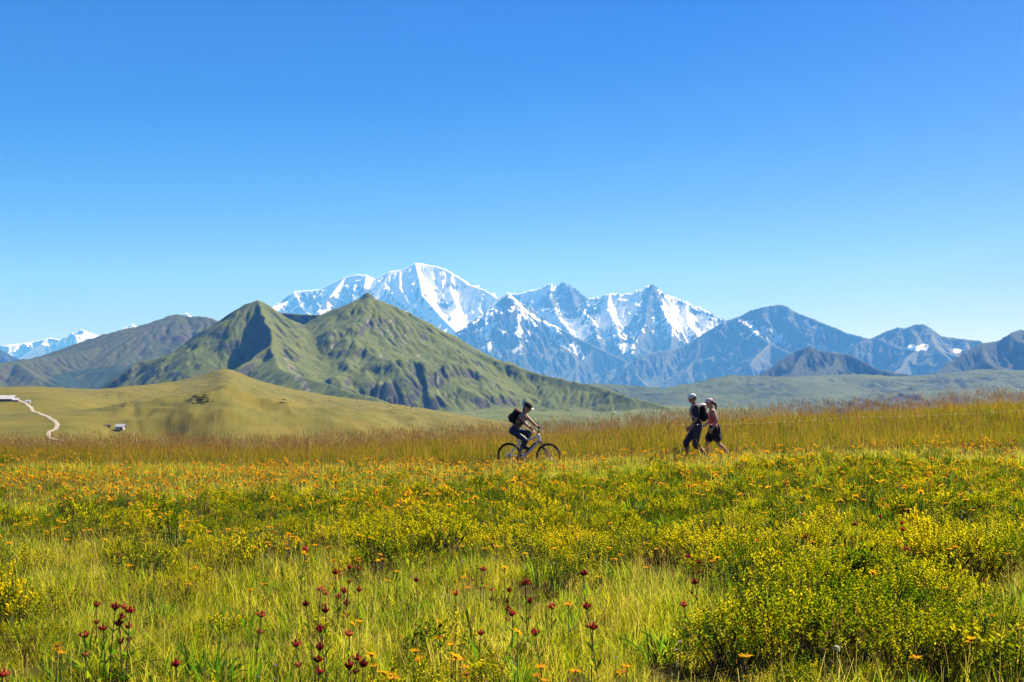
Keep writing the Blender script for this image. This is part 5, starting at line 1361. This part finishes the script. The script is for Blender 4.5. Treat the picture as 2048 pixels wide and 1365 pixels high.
    b = bmesh.new(); ell(b, hip + Vector((-.0, 0, .0)), (.135, .18, .125)); ell(b, hip + ax * .18, (.118, .17, .10), tr)
    for S in 'LR': cone(b, g('hip' + S), g('kn' + S), .105, .074); cone(b, g('kn' + S), g('kn' + S) + (g('an' + S) - g('kn' + S)) * .35, .072, .072)
    fused('shorts', b, m_cyan, p, .012)
    for S in 'LR':
        b = bmesh.new(); k, a = g('kn' + S), g('an' + S); cone(b, k + (a - k) * .38 + Vector((-.012, 0, 0)), a, .063, .045); fused('sock', b, m_teal, p, .011); shoe(g, J, S, m_shoe, p)
        b = bmesh.new(); wv = g('wr' + S); d = (wv - g('el' + S)).normalized(); cone(b, wv - d * .035, wv + d * .015, .037, .040); fused('glove_cuff', b, m_black, p, .010)
    b = bmesh.new(); ell(b, hd + M @ Vector((-.02, 0, .055)), (.135, .105, .10), M); bmesh.ops.bisect_plane(b, geom=b.verts[:] + b.edges[:] + b.faces[:], plane_co=hd + M @ Vector((0, 0, .02)), plane_no=(M @ Vector((.18, 0, 1))).normalized(), clear_inner=True); bmesh.ops.holes_fill(b, edges=[e for e in b.edges if e.is_boundary])
    hm = bm_obj('helmet', b, m_black, p, True); b = bmesh.new(); ell(b, hd + M @ Vector((.125, 0, .06)), (.05, .07, .008), M); bm_obj('visor', b, m_white_c, hm, True)  # visor coloured white to paint in the glint on the helmet front
    b = bmesh.new(); cone(b, hd + M @ Vector((-.09, 0, -.03)), nk + Vector((-.05, 0, -.02)), .05, .03); fused('hair', b, m_hair, p, .012)
    bx = hip + ax * .30; ang = math.atan2(ax[0], ax[2])
    off = bx + Vector((-math.cos(ang) * .215, 0, math.sin(ang) * .215))
    wp = Matrix.Rotation(YAW, 3, 'Z') @ off + Vector((x, y, z))
    backpack(wp, YAW, ang, (.23, .30, .42), (m_black, m_maroon, m_navy, m_black), 'dark backpack with maroon top on the cyclist', [(.09, 0, .36), (.16, 0, .41), (.25, 0, .38), (.325, 0, .28), (.325, 0, .16), (.24, 0, .08), (.11, 0, .04)])
bicycle()

# ---- electric-fence wire on thin posts before the hikers
def fence():
    m_pvc = plain('pale_post', (0.30, 0.24, 0.12), 0.8); o = None; tops = []
    for i, (px, d, py) in enumerate(((1338, 35.2, 850), (1690, 33.5, 835), (2140, 31.5, 814))):
        x = (px - 1024) / F * d; zg = float(gz(x, d)); zt = float(P(px, py, d)[2])
        if o is None: o = empty('wire_fence', (x, d, zg)); base = Vector((x, d, zg)); tag(o, 'thin pale fence wire on slender posts crossing in front of the hikers', 'fence')
        q = Vector((x, d, zg)) - base; b = bmesh.new(); cone(b, q - Vector((0, 0, .1)), q + Vector((0, 0, zt - zg + .04)), .004, .004, 8); bm_obj('post', b, m_pvc, o, True); tops.append(q + Vector((0, 0, zt - zg)))
    for a, c in zip(tops[:-1], tops[1:]):
        b = bmesh.new(); prev = a
        for k in range(1, 13):
            t = k / 12; p = a + (c - a) * t - Vector((0, 0, .05 * 4 * t * (1 - t))); cone(b, prev, p, .0011, .0011, 5); prev = p
        fo = bm_obj('wire', b, m_white_c, o)
fence()

# ================================================================== the air
def haze():
    t = NT('haze'); t.m.node_tree.nodes.remove(t.out)
    t.out = t.t.nodes.new('ShaderNodeOutputMaterial')
    pv = t.n('ShaderNodeVolumePrincipled', None, Density=HAZE_D, Anisotropy=0.0)
    for k in ('Density Attribute', 'Color Attribute', 'Temperature Attribute'): pv.inputs[k].default_value = ''
    pv.inputs['Color'].default_value = HAZE_C
    pv.inputs['Absorption Color'].default_value = (1, 1, 1, 1)
    t.t.links.new(pv.outputs[0], t.out.inputs['Volume'])
    x0, x1, y0, y1, z0, z1 = -16500, 9500, -1200, 34000, VALLEY - 1.0, 3150
    v = [(x, y, z) for z in (z0, z1) for y in (y0, y1) for x in (x0, x1)]
    f = [(0, 2, 3, 1), (4, 5, 7, 6), (0, 1, 5, 4), (2, 6, 7, 3), (0, 4, 6, 2), (1, 3, 7, 5)]
    o = mesh_obj('haze', v, f, t.m)
    tag(o, 'thin blue summer haze in the air over the whole valley', kind='stuff')
HAZE_D = 5.2e-5
HAZE_C = (0.10, 0.37, 1.0, 1.0)
haze()
